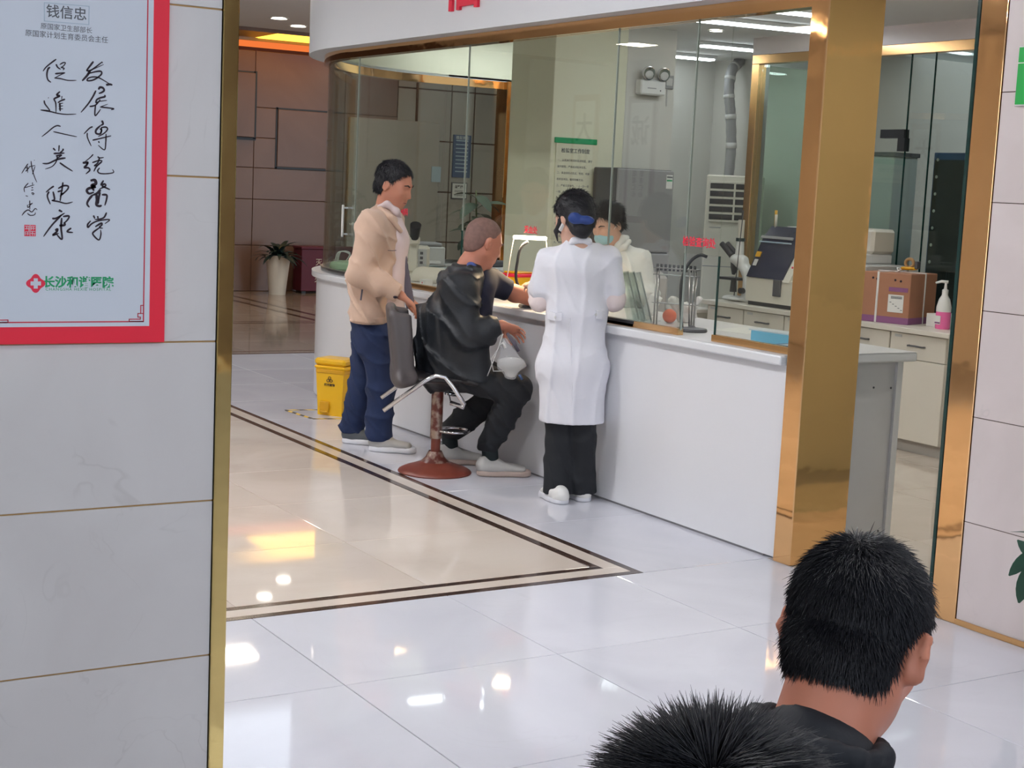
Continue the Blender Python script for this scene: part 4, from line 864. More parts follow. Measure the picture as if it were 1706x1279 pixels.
# ---------------------------------------------------------------- two people seated close to the viewer
def sitter(label, hp, hf, seat_dir, sc, jacket_pts=None, seedn=3, nst=16000, length=.030, lift=.25, near=False, tf=None, drop=.075, hw=.19, ldrop=0.0, cup=.012):
    p_ = thing('person', label, 'person'); Fh = Frame(hp, hf); F0 = Frame((0, 0, 0), seat_dir); f, r = F0.f, F0.r
    nk = Fh(0, -.055*sc, -.135*sc)+UP*-.01; sh0 = nk-UP*drop-f*.02; pv = V3(nk[0], nk[1], .50)-f*.10
    shR, shL = sh0+r*hw, sh0-r*hw-UP*ldrop; elR, elL = shR-UP*.26+f*.08+r*.05, shL-UP*.26+f*.08-r*.05; wrR, wrL = elR+f*.22-UP*.05-r*.12, elL+f*.22-UP*.05+r*.12
    B_ = SDF(); head(B_, Fh, sc); B_.caps(Fh(0, -.030*sc, -.05*sc), nk-UP*.05, .058, .068, k=.03)
    for s in (-1, 1):
        ea = lambda x, y, z: Fh(x*sc*s, y*sc, z*sc)
        B_.chain([ea(.079, .004, -.036), ea(.090, -.006, -.030), ea(.096, -.020, -.006), ea(.094, -.018, .016), ea(.084, -.002, .024)], [.0055, .0052, .0052, .0052, .005], k=.008)
    B_.loft(sh0-UP*.05, pv, .15, .09, .14, .10, r, k=.05); B_.caps(shR, shL, .05, k=.05); arm(B_, shR, elR, wrR); arm(B_, shL, elL, wrL)
    hand(B_, wrR, f-r*.5, -UP, curl=.5, thumb=-1); hand(B_, wrL, f+r*.5, -UP, curl=.5, thumb=1)
    ks = []
    for s in (-1, 1):
        h_ = pv+r*.09*s; k_ = h_+f*.44; a_ = V3(*(k_[:2]), .09); leg(B_, h_, k_, a_, (.075, .05, .036)); ks.append((h_, k_, a_)); B_.caps(a_, a_+f*.1-UP*.04, .032)
    B_.build('body', 'skin_near', p_, .0055); eyes(Fh, p_, sc)
    hair_cap(Fh, sc, .0005, nape=-.058, front=.060, amp=.0003).build('scalp_hair', 'hair_black', p_, .005)
    wh = (-.05, -.62, .80); reg = short_region()
    strands('hair', Fh, sc, nst, p_, length, lift, reg, wh, seed=seedn)
    # nape: strands on the lower back of the head
    J = SDF(); J.amp = .0028; J.fr = 16
    J.loft(pv-UP*.02, sh0-UP*.16, .20, .15, .21, .135, r, k=.06); J.loft(sh0-UP*.16, sh0+UP*.0, .20, .125, .14, .095, r, k=.06); J.caps(shR, shL, .068, k=.06); J.caps(sh0, nk-UP*(.03-cup), .10, .078, k=.05)
    for s_, e_, w_ in ((shR, elR, wrR), (shL, elL, wrL)): J.caps(s_, e_, .082, .07, k=.05); J.caps(e_, w_, .07, .045, k=.03)
    J.build('jacket', 'jacket_cloth', p_, .008)
    K = SDF(); K.amp = .0008; n_ = 14; ca = []
    for i in range(n_+1):
        a = PI*(.06+1.88*i/n_)-PI/2+PI; ca.append(nk+UP*(cup+.018*math.cos(a-PI))+f*(.075*math.cos(a)+.005)+r*(.080*math.sin(a)))
    for i in range(n_): K.caps(ca[i]-UP*.03, ca[i+1]-UP*.03, .013, k=.01); K.caps(ca[i]+UP*.005, ca[i+1]+UP*.005, .011, k=.02); K.caps(ca[i]-UP*.03, ca[i]+UP*.005, .012, k=.01)
    K.build('collar', 'jacket_cloth', p_, .0055)
    T = SDF(); T.amp = .003
    for h_, k_, a_ in ks: T.caps(h_, k_, .10, .075, k=.04); T.caps(k_, a_+UP*.02, .075, .065, k=.03)
    T.build('trousers', 'trouser_black', p_, .012)
    for h_, k_, a_ in ks: shoe(p_, a_-f*.07, f, .28, 'shoe_dark', 'sole_white', None, W=.05)
    based(p_, (pv[0], pv[1], 0))
    return p_, pv, f, r
hp = at(1428, 1066, 1.88)
pE = sitter('seated man with short black hair and black collar, head bowed away from the viewer', hp, unit(.66*_h+.48*_ir-.42*UP), unit(.55*_h+.8*_ir), 1.0, nst=30000, length=.024, lift=.13, seedn=3, drop=.105, hw=.165, ldrop=.05, cup=.004)
hp2 = at(1180, 1528, 1.09)
pF = sitter('person with spiky black hair of whom only the crown shows, nearest the viewer', hp2, unit(.85*_h+.15*_ir-.25*UP), unit(.9*_h+.3*_ir), 1.02, nst=26000, length=.040, lift=.70, seedn=5)
for nm_, (pp, pv_, f_, r_) in (('waiting_chair', pE), ('waiting_chair', pF)):
    w_ = thing(nm_, 'grey waiting chair under the seated man with the bowed head' if pp is pE[0] else 'grey waiting chair under the spiky haired person', 'chair')
    M_ = Matrix(((r_[0], f_[0], 0, pv_[0]), (r_[1], f_[1], 0, pv_[1]), (0, 0, 1, 0), (0, 0, 0, 1)))
    MB().box(-.24, .24, -.17, .26, .365, .392, .01, M_).build('seat', 'mid_grey', w_); MB().box(-.24, .24, -.21, -.185, .38, .80, .01, M_).build('backrest', 'mid_grey', w_)
    for x_ in (-.2, .2):
        for y_ in (-.18, .22): MB().box(x_-.014, x_+.014, y_-.014, y_+.014, 0, .37, .002, M_).build('leg', 'steel', w_)
    based(w_, (pv_[0], pv_[1], 0))
# ================================================================ THINGS IN THE HALL
# ---------------------------------------------------------------- poster with brush calligraphy
PY = 3.436
po = thing('poster', 'large red bordered calligraphy poster on the white marble wall', 'poster')
bx('board', 'red_print', po, .706, 1.1515, PY+.001, YL-.001, 1.1755, 2.33, .001)
bx('sheet', 'paper_cool', po, .745, 1.1135, PY-.0005, PY+.002, 1.2145, 2.29)
def pm(px, py): v = ony(px, py, PY-.0008); return (float(v[0]), float(v[2]))
def pline(name, pts, w, mat='red_deep'):
    m_ = MB(); P = [pm(*p) for p in pts]
    for i in range(len(P)-1):
        (x0, z0), (x1, z1) = P[i], P[i+1]; l = math.hypot(x1-x0, z1-z0); tx, tz = (x1-x0)/l, (z1-z0)/l; h = w/2
        x0 -= tx*h; z0 -= tz*h; x1 += tx*h; z1 += tz*h; y0, y1 = PY-.0012, PY-.0006
        m_.add([(x0-tz*h, y0, z0+tx*h), (x1-tz*h, y0, z1+tx*h), (x1+tz*h, y0, z1-tx*h), (x0+tz*h, y0, z0-tx*h), (x0-tz*h, y1, z0+tx*h), (x1-tz*h, y1, z1+tx*h), (x1+tz*h, y1, z1-tx*h), (x0+tz*h, y1, z0-tx*h)],
               [(0, 1, 2, 3), (0, 4, 5, 1), (1, 5, 6, 2), (2, 6, 7, 3), (3, 7, 4, 0)])
    return m_.build(name, mat, po)
bl = [(1.0995, 2.27), (1.0995, 1.2252), (.757, 1.2252), (.757, 2.27)]
def wline(name, pts, w, mat):
    m_ = MB()
    for i in range(len(pts)-1):
        (x0, z0), (x1, z1) = pts[i], pts[i+1]; m_.box(min(x0, x1)-w/2, max(x0, x1)+w/2, PY-.0012, PY-.0006, min(z0, z1)-w/2, max(z0, z1)+w/2)
    return m_.build(name, mat, po)
wline('border_line', bl+[bl[0]], .0026, 'red_deep')
k_ = .001475
cornr = [(1440, 258), (1300, 258), (1300, 235), (1410, 235), (1410, 215), (1385, 215), (1385, 180), (1440, 180)]; cor2 = [(1412, 180), (1412, 102), (1440, 102)]
for s_, x0 in ((1, 1.0995), (-1, .757)):
    for i_, c_ in enumerate((cornr, cor2)): wline('corner_ornament', [(x0+s_*(a-1440)/6.093*k_, 1.2252-(b-258)/6.093*k_) for a, b in c_], .0020, 'red_deep')
STR = {
 'A': ((60, 90, 12.18), [
  ([(410,105),(300,185),(200,270),(140,350)],30),([(285,265),(240,310),(220,420),(240,520),(305,575)],36),([(405,205),(440,270),(500,310)],32),([(480,215),(550,175),(595,180),(560,240),(500,270)],24),([(500,270),(570,290),(545,325)],26),([(385,400),(590,380)],34),([(590,380),(480,430),(370,490)],20),([(370,485),(500,500),(650,535),(820,535)],26)], [
  ([(1165,150),(1080,260),(1020,340)],40),([(1020,340),(1110,330),(1240,240),(1340,160)],32),([(1330,155),(1350,185)],24),([(1110,330),(1200,290),(1375,210)],18),([(1100,330),(1040,430),(935,545)],50),([(1050,400),(1200,360),(1310,350),(1330,400),(1260,470),(1150,530),(1040,540),(1060,490),(1150,465),(1260,475),(1400,550),(1500,610)],34),([(1420,625),(1500,615),(1550,630)],46)], [
  ([(245,885)],26),([(165,940),(180,1010),(240,1090),(285,1150)],30),([(90,1135),(200,1140),(285,1150)],18),([(90,1135),(280,1165),(450,1205),(620,1225),(815,1218)],28),([(485,760),(420,830),(480,850),(380,900),(370,930),(400,1000),(405,1180)],38),([(525,850),(520,920)],20),([(590,915),(500,950),(440,990)],34),([(480,990),(490,1160)],40),([(470,1010),(550,995)],20),([(460,1060),(550,1050)],20),([(460,1115),(550,1110)],20)], [
  ([(1265,720),(1300,675),(1360,690),(1380,740),(1330,780),(1270,800)],46),([(1215,740),(1150,870),(1050,1020),(910,1185)],36),([(1390,830),(1395,865),(1300,890),(1230,930),(1220,990),(1280,960),(1300,920)],38),([(1280,960),(1440,940)],20),([(1085,1065),(1200,1040),(1280,960)],32),([(1210,1020),(1195,1150),(1200,1250),(1260,1190),(1310,1115)],30),([(1300,1075),(1460,1015)],16),([(1300,1075),(1450,1090),(1580,1110),(1520,1130)],30)]),
 'B': ((60, 190, 12.18), [
  ([(500,250),(430,235),(350,270),(230,370),(115,460)],28),([(350,355),(500,390),(680,430),(830,460)],24)], [
  ([(345,690),(395,740)],34),([(470,630),(460,760)],28),([(550,700),(540,740),(480,790)],34),([(355,800),(580,790)],36),([(400,850),(520,830),(420,900)],32),([(600,890),(430,920),(250,1000),(130,1000)],38),([(430,830),(415,950),(330,1060),(185,1115)],24),([(480,985),(600,1070),(745,1160)],34)], [
  ([(1150,255),(1080,290),(970,405)],30),([(1040,380),(1045,480),(1120,650)],28),([(1335,130),(1360,200),(1310,230)],42),([(1310,230),(1220,320),(1220,390),(1300,400),(1330,320),(1290,300)],42),([(1330,270),(1420,265),(1450,310),(1380,390),(1260,455)],32),([(1330,260),(1320,400)],30),([(1145,530),(1280,500),(1525,440)],30),([(1420,400),(1415,560),(1390,725),(1260,630)],28),([(1265,550),(1285,585)],30)], [
  ([(1160,815),(1100,880),(1000,960)],24),([(945,990),(1050,980),(1020,1020)],48),([(1060,980),(1020,1040),(980,1085),(1060,1090),(1090,1140),(1010,1215)],42),([(1250,860),(1290,890),(1375,880)],28),([(1140,985),(1280,940),(1350,950)],30),([(1290,880),(1250,990),(1180,1050),(1270,1030)],30),([(1340,960),(1230,1060),(1170,1165)],34),([(1290,1090),(1250,1150),(1290,1200),(1420,1210),(1570,1185),(1550,1120)],30)]),
 'C': ((30, 290, 10.035), [
  ([(1210,110),(1280,100),(1300,160),(1230,190),(1290,210),(1180,240),(1150,280),(1190,325),(1270,300)],52),([(1230,200),(1270,280)],44),([(1430,105),(1390,180),(1450,165),(1460,200),(1360,250)],34),([(1400,200),(1450,220),(1540,260)],32),([(1380,260),(1320,320),(1250,350)],44),([(1250,345),(1180,430),(1155,500),(1195,555)],40),([(1310,330),(1320,430),(1310,510),(1360,535),(1400,520)],50),([(1370,300),(1350,400),(1340,500)],38),([(1400,345),(1480,350),(1480,420),(1450,525)],36)], [
  ([(1260,690),(1285,745)],30),([(1330,700),(1340,750)],28),([(1480,640),(1440,720),(1370,750),(1280,760)],30),([(1215,780),(1165,840),(1170,890),(1230,830),(1340,780),(1530,760),(1450,830)],30),([(1290,880),(1390,820),(1400,850),(1360,890),(1420,905)],32),([(1370,890),(1260,970),(1260,1020),(1350,1100),(1385,1010),(1380,930)],30)], [
  ([(600,200),(540,240),(465,305)],28),([(520,290),(490,370),(540,505)],30),([(585,290),(610,420),(560,440)],30),([(560,440),(680,460),(800,490),(915,465)],26),([(750,135),(740,220),(710,400),(705,450)],28),([(670,240),(760,195),(835,200),(830,250),(750,330),(700,370)],30),([(660,295),(750,270)],28),([(710,330),(770,320)],28)], [
  ([(680,600),(740,630)],36),([(570,740),(640,735),(780,650)],32),([(730,680),(560,860),(425,1045)],30),([(750,710),(850,700),(830,760),(760,830)],32),([(690,860),(780,850),(770,800)],40),([(730,730),(720,900),(735,1090),(640,1000)],34),([(620,940),(660,920),(640,970),(580,1020),(680,990)],38),([(890,900),(820,960),(920,975)],32)]),
 'D': ((20, 255, 8.82), [
  ([(235,155),(190,220),(140,300)],15),([(190,210),(250,230)],13),([(200,270),(260,200)],15),([(225,190),(230,290)],13),([(280,115),(290,200),(320,320),(365,430)],15),([(250,200),(340,180)],13),([(300,310),(340,190)],13),([(325,100),(330,110)],11)], [
  ([(240,440),(180,510),(185,575)],15),([(180,510),(330,465)],13),([(300,430),(300,470)],11),([(285,510),(310,505)],15),([(280,545),(315,540)],13),([(285,580),(320,590),(310,610),(285,590)],13),([(200,625),(235,635)],11)], [
  ([(260,695),(262,830)],15),([(225,760),(235,800),(270,760),(300,735),(230,765)],13),([(145,915),(190,860),(240,835),(290,865),(340,815),(370,835)],17),([(225,885),(270,915),(330,905),(345,870)],15)]),
}
MP = face_my(0, PY-.0008, 0)
for key in STR:
    (ox, oy, sc_), *chars = STR[key]
    for chs in chars:
        m_ = MB()
        for pts, w in chs: stroke(m_, [pm(ox+a/sc_, oy+b/sc_) for a, b in pts], w/sc_*.00150, .0004)
        m_.v = [tuple(MP @ Vector(v)) for v in m_.v]; m_.build('brush_character', 'ink', po)
def ptext(px, py, body, size, mat, bold=0, spacing=1.0, sx=1.0):
    x, z = pm(px, py); return text('printed_text', body, size, mat, face_my(x, PY-.0006, z), po, bold, .0003, spacing=spacing, sx=sx)
ptext(111, 29.5, '钱信忠', .0300, 'ink_grey', .0003); ptext(111, 51, '原国家卫生部部长', .0143, 'ink_grey'); ptext(112, 65, '原国家计划生育委员会主任', .0153, 'ink_grey')
pline('name_box', [(73.8, 4.5), (148.5, 10.5), (148, 41), (74, 35), (73.8, 4.5)], .0013, 'blue_pale')
ptext(131, 477, '长沙和谐医院', .0268, 'green_print', .0009); ptext(131, 484, 'CHANGSHA HEXIE HOSPITAL', .0088, 'green_print', 0, 1.25, 1.06)
x, z = pm(59.5, 472); n_ = 10
def lobed(R0, amp): return [((R0+amp*math.cos(4*a))*math.cos(a), (R0+amp*math.cos(4*a))*math.sin(a)) for a in [2*PI*i/48 for i in range(48)]]
MB().prism(lobed(.0185, .0028), 0, .0005, face_my(x, PY-.0006, z)).build('logo_badge', 'red_letter', po)
c_ = .0045; d_ = .0115; MB().prism([(c_, d_), (-c_, d_), (-c_, c_), (-d_, c_), (-d_, -c_), (-c_, -c_), (-c_, -d_), (c_, -d_), (c_, -c_), (d_, -c_), (d_, c_), (c_, c_)], .0005, .0008, face_my(x, PY-.0006, z)).build('logo_cross', 'paper_cool', po)
x, z = pm(50, 384); bx('seal_stamp', 'red_letter', po, x-.0125, x+.0125, PY-.0011, PY-.0004, z-.0125, z+.0125)
m_ = MB()
for a, b, c, d in ((-10, -1, 8, 9), (-10, -1, 3, 4), (-7, -5.8, 3, 9), (-3, -2, -1, 9), (1, 10, 8, 9), (2, 3, 1, 9), (6, 7, 1, 9), (1, 10, 4, 5), (-10, -1, -3, -2), (-10, -9, -9, -2), (-5, -4, -9, -2), (1, 10, -2, -1), (1, 10, -6, -5), (4, 5, -10, -1), (8, 9, -10, -5), (-8, -1, -7, -6), (-.5, .3, -11, 11)): m_.box(x+a*.00112, x+b*.00112, PY-.0015, PY-.0010, z+c*.00112, z+d*.00112)
m_.build('seal_carving', 'paper_cool', po)
# ---------------------------------------------------------------- green sign on the right wall
gs = thing('wall_sign', 'green sign with white rim on the pinkish marble wall', 'sign')
bx('plate', 'white_plastic', gs, XW-.012, XW, 3.40, 3.768, 1.948, 2.16, .003); bx('field', 'green_sign', gs, XW-.014, XW-.011, 3.405, 3.763, 1.953, 2.098); bx('field', 'green_sign', gs, XW-.014, XW-.011, 3.405, 3.763, 2.102, 2.155)
# ---------------------------------------------------------------- leaf builder and potted plants
def leafmesh(L, W, bend=.4, n=6, fold=.15):
    vs = []; fs = []
    for i in range(n+1):
        t = i/n; w = W*math.sin(PI*min(1, t*.92+.06))**.8*.5; a = bend*t; y = L*math.sin(a)/max(bend, 1e-3) if bend else L*t; z = -L*(1-math.cos(a))/max(bend, 1e-3) if bend else 0
        vs += [(-w, y, z+fold*w), (0, y, z), (w, y, z+fold*w)]
    for i in range(n): fs += [(3*i, 3*i+1, 3*i+4, 3*i+3), (3*i+1, 3*i+2, 3*i+5, 3*i+4)]
    me = bpy.data.meshes.new('leaf'); me.from_pydata(vs, [], fs); me.polygons.foreach_set('use_smooth', [True]*len(fs)); return me
def leaf(parent, me, base, az, el, roll=0, s=1.0):
    o = bpy.data.objects.new('leaf', me); COL.objects.link(o); o.parent = parent
    o.matrix_local = Matrix.Translation(base) @ Matrix.Rotation(az, 4, 'Z') @ Matrix.Rotation(el, 4, 'X') @ Matrix.Rotation(roll, 4, 'Y') @ Matrix.Scale(s, 4); return o
pp = thing('potted_plant', 'dark leafy plant in a white pot by the far brown wall', 'plant', (7.80, 18.70, 0))
MB().lathe([(.11, 0), (.165, .50), (.172, .52), (.158, .52), (.15, .47)], n=24, caps=False).build('pot', 'cream_plastic', pp, smooth=.6); MB().lathe([(.01, .46), (.152, .46)], n=20).build('soil', 'soil', pp)
lm = leafmesh(.42, .075, 1.5); lm.materials.append(MATS['leaf_dark']); rg = random.Random(3)
for i in range(46): leaf(pp, lm, (rg.uniform(-.06, .06), rg.uniform(-.06, .06), .47), rg.uniform(0, 2*PI), rg.uniform(.35, 1.45), rg.uniform(-.5, .5), rg.uniform(.70, 1.0))
leaf(pp, lm, (-.05, -.03, .50), 1.9, 1.1, .2, .95); leaf(pp, lm, (.05, -.03, .50), -1.2, .75, .2, .9)
p2_ = thing('potted_plant', 'green leafed plant at the edge of the pinkish marble wall', 'plant', (4.14, 3.05, 0))
MB().lathe([(.10, 0), (.14, .26), (.15, .28), (.135, .28), (.13, .25)], n=24, caps=False).build('pot', 'white_plastic', p2_, smooth=.6); MB().lathe([(.01, .245), (.132, .245)], n=20).build('soil', 'soil', p2_)
lm2 = leafmesh(.19, .052, .5); lm2.materials.append(MATS['leaf'])
for k_2 in range(5):
    a = k_2*1.3+.4; MB().tube([(0, 0, .24), (.05*math.cos(a), .05*math.sin(a), .42), (.12*math.cos(a), .12*math.sin(a), .56)], [.006, .005, .003], 6).build('stalk', 'stem', p2_, smooth=4)
    for j in range(4): leaf(p2_, lm2, (.05*math.cos(a)*(1+j*.4), .05*math.sin(a)*(1+j*.4), .36+.065*j), a-PI/2+(j-1.5)*.9, rg.uniform(-.3, .7), rg.uniform(-.4, .4), rg.uniform(.8, 1.1))
# the three leaves that reach into the picture
def leaf_to(parent, me, L, a, b, up=(0, 0, 1), loc=(0, 0, 0)):
    a = V3(*a)-V3(*loc); b = V3(*b)-V3(*loc); y = unit(b-a); x = unit(np.cross(y, np.asarray(up, float))); z = np.cross(x, y); s = np.linalg.norm(b-a)/L
    o = bpy.data.objects.new('leaf', me); COL.objects.link(o); o.parent = parent
    o.matrix_local = Matrix(((x[0], y[0], z[0], a[0]), (x[1], y[1], z[1], a[1]), (x[2], y[2], z[2], a[2]), (0, 0, 0, 1))) @ Matrix.Scale(s, 4); return o
lm3 = leafmesh(.19, .075, .15, fold=.05); lm3.materials.append(MATS['leaf'])
vq = plane_of((4.16, 3.35)); cup = -_h
leaf_to(p2_, lm3, .19, vq(1722, 915), vq(1682, 960), cup, (4.14, 3.05, 0)); leaf_to(p2_, lm3, .19, vq(1716, 938), vq(1699, 1006), cup, (4.14, 3.05, 0)); leaf_to(p2_, lm3, .19, vq(1730, 935), vq(1696, 900), cup, (4.14, 3.05, 0))
# ---------------------------------------------------------------- red fire extinguisher box
eb = thing('extinguisher_box', 'maroon fire extinguisher cabinet standing by the far wall', 'cabinet', (8.62, 18.98, 0))
bx('body', 'maroon', eb, -.42, .42, -.14, .14, .03, .60, .006); bx('lid', 'maroon', eb, -.43, .43, -.15, .15, .60, .635, .006)
for x_ in (-.36, .36): bx('foot', 'black_plastic', eb, x_-.03, x_+.03, -.1, .1, 0, .03)
text('lettering', '灭火器', .10, 'paper_cream', face_my(-.04, -.141, .39), eb, 0, .001, spacing=1.5); text('lettering', '火警119', .09, 'paper_cream', face_my(-.04, -.141, .16), eb, 0, .001, spacing=1.3)
# ---------------------------------------------------------------- yellow pedal bin and hazard tape on the floor
yb = thing('pedal_bin', 'yellow medical waste pedal bin beside the counter', 'bin', (4.245, 9.125, 0), -.98); yb.scale = (1.14, 1.04, 1.03)
MB().prism([(-.088, -.075), (.088, -.075), (.088, .075), (-.088, .075)], .0, .0).v
m_ = MB(); vs = []
for z_, s_ in ((.0, .86), (.05, .87), (.315, 1.0)): vs += [(-.095*s_, -.08*s_, z_), (.095*s_, -.08*s_, z_), (.095*s_, .08*s_, z_), (-.095*s_, .08*s_, z_)]
fs = [(3, 2, 1, 0), (8, 9, 10, 11)]
for i in range(2):
    for j in range(4): fs.append((4*i+j, 4*i+(j+1) % 4, 4*i+4+(j+1) % 4, 4*i+4+j))
m_.add(vs, fs).build('body', 'yellow_plastic', yb); bx('rim', 'yellow_plastic', yb, -.103, .103, -.088, .088, .305, .325, .006); bx('lid', 'yellow_plastic', yb, -.105, .105, -.09, .09, .327, .372, .014)
bx('liner_bag', 'yellow_dark', yb, -.099, .099, -.084, .084, .27, .306, .01); bx('pedal', 'yellow_dark', yb, -.055, -.005, -.095, -.05, .015, .03, .004); bx('pedal_recess', 'yellow_dark', yb, -.062, .0, -.0835, -.07, .02, .09, .002)
text('lettering', '☣', .06, 'ink', face_my(.0, -.081, .215), yb, .001, .0006) if False else None
m_ = MB()
for a in (PI/2, PI/2+2*PI/3, PI/2+4*PI/3): m_.tube([(.012*math.cos(a)+.009*math.cos(t), -.0795, .235+.012*math.sin(a)+.009*math.sin(t)) for t in [2*PI*i/12 for i in range(12)]], .002, 5, closed=True)
m_.build('warning_mark', 'ink', yb); text('lettering', '医疗废物', .018, 'ink', face_my(0, -.0785, .195), yb, .0004, .0005)
ft = thing('floor_tape', 'yellow and black hazard tape stuck on the floor around the yellow bin', 'tape')
def tape(a, b, w=.028):
    a = Vector((*a, 0)); b = Vector((*b, 0)); l = (b-a).length; o = MB().box(0, l, -w/2, w/2, .0003, .0012).build('strip', 'hazard_tape', ft); o.location = a; o.rotation_euler = (0, 0, math.atan2(b.y-a.y, b.x-a.x)); return o
tape((3.99, 9.38), (4.36, 9.30)); tape((4.02, 8.985), (4.39, 8.90)); tape((3.995, 9.36), (4.02, 9.0))
# ---------------------------------------------------------------- swivel stool
q = plane_of((3.93, 7.13)); f = V3(.906, -.423, 0); r = V3(f[1], -f[0], 0)
st = thing('bar_stool', 'dark vinyl swivel stool with rusty chrome column and round base', 'stool')
SB = (3.925, 7.125)
MB().lathe([(.200, 0), (.203, .006), (.198, .014), (.17, .028), (.12, .045), (.075, .062), (.05, .085), (.038, .11), (.034, .115)], c=(*SB, 0), n=40).build('base', 'rust_red', st, smooth=.9)
MB().lathe([(.078, .060), (.052, .086), (.040, .112), (.036, .118)], c=(*SB, 0.0015), n=32, caps=False).build('base_collar', 'rust', st, smooth=.9)
MB().tube([(*SB, .10), (*SB, .30)], .026, 20).build('lower_column', 'rust_red', st, smooth=.5); MB().tube([(*SB, .19), (*SB, .505)], .033, 20).build('column', 'rust', st, smooth=.5)
MB().tube([(SB[0]+.03*f[0]*0+.033, SB[1], .505), (SB[0]+.06, SB[1]-.03, .42), (SB[0]+.065, SB[1]-.035, .39)], .004, 6).build('lever', 'dark_grey', st, smooth=4)
rc = V3(*SB, .235)+f*.095; MB().tube([rc+.085*(math.cos(a)*f+math.sin(a)*r)+UP*0 for a in [2*PI*i/28 for i in range(28)]], .0075, 8, closed=True).build('foot_ring', 'chrome', st, smooth=4); MB().tube([V3(*SB, .235)+f*.03, rc-f*.085], .008, 8).build('ring_bracket', 'chrome', st)
sd_ = SDF(); c0 = V3(*SB, .535); sd_.loft(c0-f*.17, c0+f*.19, .215, .038, .20, .035, r, k=.03); sd_.loft(c0+f*.16, c0+f*.21-UP*.02, .19, .035, .18, .03, r, k=.03)
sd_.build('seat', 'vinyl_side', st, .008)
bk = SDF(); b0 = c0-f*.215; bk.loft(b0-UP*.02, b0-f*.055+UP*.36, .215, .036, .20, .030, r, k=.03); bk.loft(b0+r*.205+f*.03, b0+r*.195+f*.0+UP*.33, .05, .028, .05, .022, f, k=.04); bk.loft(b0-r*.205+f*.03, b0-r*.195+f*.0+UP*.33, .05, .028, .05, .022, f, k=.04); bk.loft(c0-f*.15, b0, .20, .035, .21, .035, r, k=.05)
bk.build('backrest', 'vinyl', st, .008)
for s_, o_ in ((1, -.235), (-1, .215)):
    e = c0+r*s_*.235
    a_ = [e-f*.30-UP*.165, e-f*.08+UP*.005, e-f*.03+UP*.03, e+f*.02+UP*.025, e+f*.06-UP*.02, e+f*.13-UP*.12, e+f*.125-UP*.135, e+f*.06-UP*.12-r*s_*.05]
    MB().tube(a_, .0125, 10).build('armrest', 'chrome', st, smooth=4)
based(st, (*SB, 0))
# ---------------------------------------------------------------- plastic bag in the patient's hand
bag = thing('drainage_bag', 'clear plastic fluid bag hanging from the hand of the seated patient', 'bag')
bs = SDF(); bs.amp = .0012; bs.fr = 40; bs.loft(q(840, 566, -.26), q(852, 606, -.27), .020, .010, .062, .022, unit(_ir-.15*UP), k=.03); bs.loft(q(853, 606, -.27), q(850, 628, -.27), .060, .022, .030, .012, unit(_ir-.15*UP), k=.03); bs.build('pouch', 'plastic_bag', bag, .005)
bs = SDF(); bs.loft(q(852, 600, -.27), q(852, 608, -.27), .050, .015, .055, .016, unit(_ir-.15*UP), k=.03); bs.loft(q(853, 606, -.27), q(850, 626, -.27), .054, .016, .026, .009, unit(_ir-.15*UP), k=.03); bs.build('fluid', 'bag_fluid', bag, .005)
MB().tube([q(838, 556, -.27), q(830, 580, -.30), q(820, 606, -.30), q(812, 626, -.28)], .003, 6).build('tube', 'light_grey', bag, smooth=4); MB().tube([q(836, 572, -.28), q(818, 598, -.30), q(822, 618, -.29), q(838, 618, -.28)], .003, 6).build('tube', 'light_grey', bag, smooth=4)
MB().tube([q(845, 555, -.25), q(856, 570, -.27), q(864, 585, -.27)], [.008, .012, .010], 8).build('strap', 'lining_dark', bag, smooth=4); MB().tube([q(833, 576, -.28), q(838, 570, -.28), q(842, 580, -.28)], .008, 6).build('clip', 'white_plastic', bag, smooth=4)
MB().tube([q(865, 624, -.27), q(870, 632, -.27)], .008, 8).build('valve', 'blue_board', bag, smooth=4)
b0_ = q(850, 600, -.27); based(bag, tuple(b0_))
# ---------------------------------------------------------------- framed calligraphy on the hall side wall (seen mirrored in the glass)
for (px, py0, py1, mat, ch_, lb, wd) in ((1066, 160, 372, 'maroon', '诚', 'tall calligraphy scroll in a reddish frame on the hall side wall', .62), (972, 158, 330, 'wood', '大', 'tall calligraphy scroll in a wooden frame on the hall side wall', .62)):
    d = _fw + (px-853)/FPX*_r2 - (260-639.5)/FPX*_u2; t_ = 4.45/d[0]; yg = t_*d[1]; yw = yg+(4.45+2.98)*d[1]/d[0]; D = (4.45+7.43)/d[0]
    z1 = CAMZ+D*(_fw + (px-853)/FPX*_r2 - (py0-639.5)/FPX*_u2)[2]; z0 = CAMZ+D*(_fw + (px-853)/FPX*_r2 - (py1-639.5)/FPX*_u2)[2]
    sc2 = thing('wall_scroll', lb, 'scroll'); bx('frame', mat, sc2, -3.0, -2.96, yw-wd/2, yw+wd/2, z0, z1, .004); bx('sheet', 'paper', sc2, -2.96, -2.955, yw-wd/2+.07, yw+wd/2-.07, z0+.09, z1-.09)
    text('brush_character', ch_, .42, 'ink', face_px(-2.953, yw, z1-.09-.52), sc2, .004, .001)
    for k in range(2): text('brush_column', '\n'.join('医者仁心') , .09, 'ink', face_px(-2.953, yw+.08-.16*k, z0+.62), sc2, .001, .001)
    based(sc2, (-2.98, yw, (z0+z1)/2))
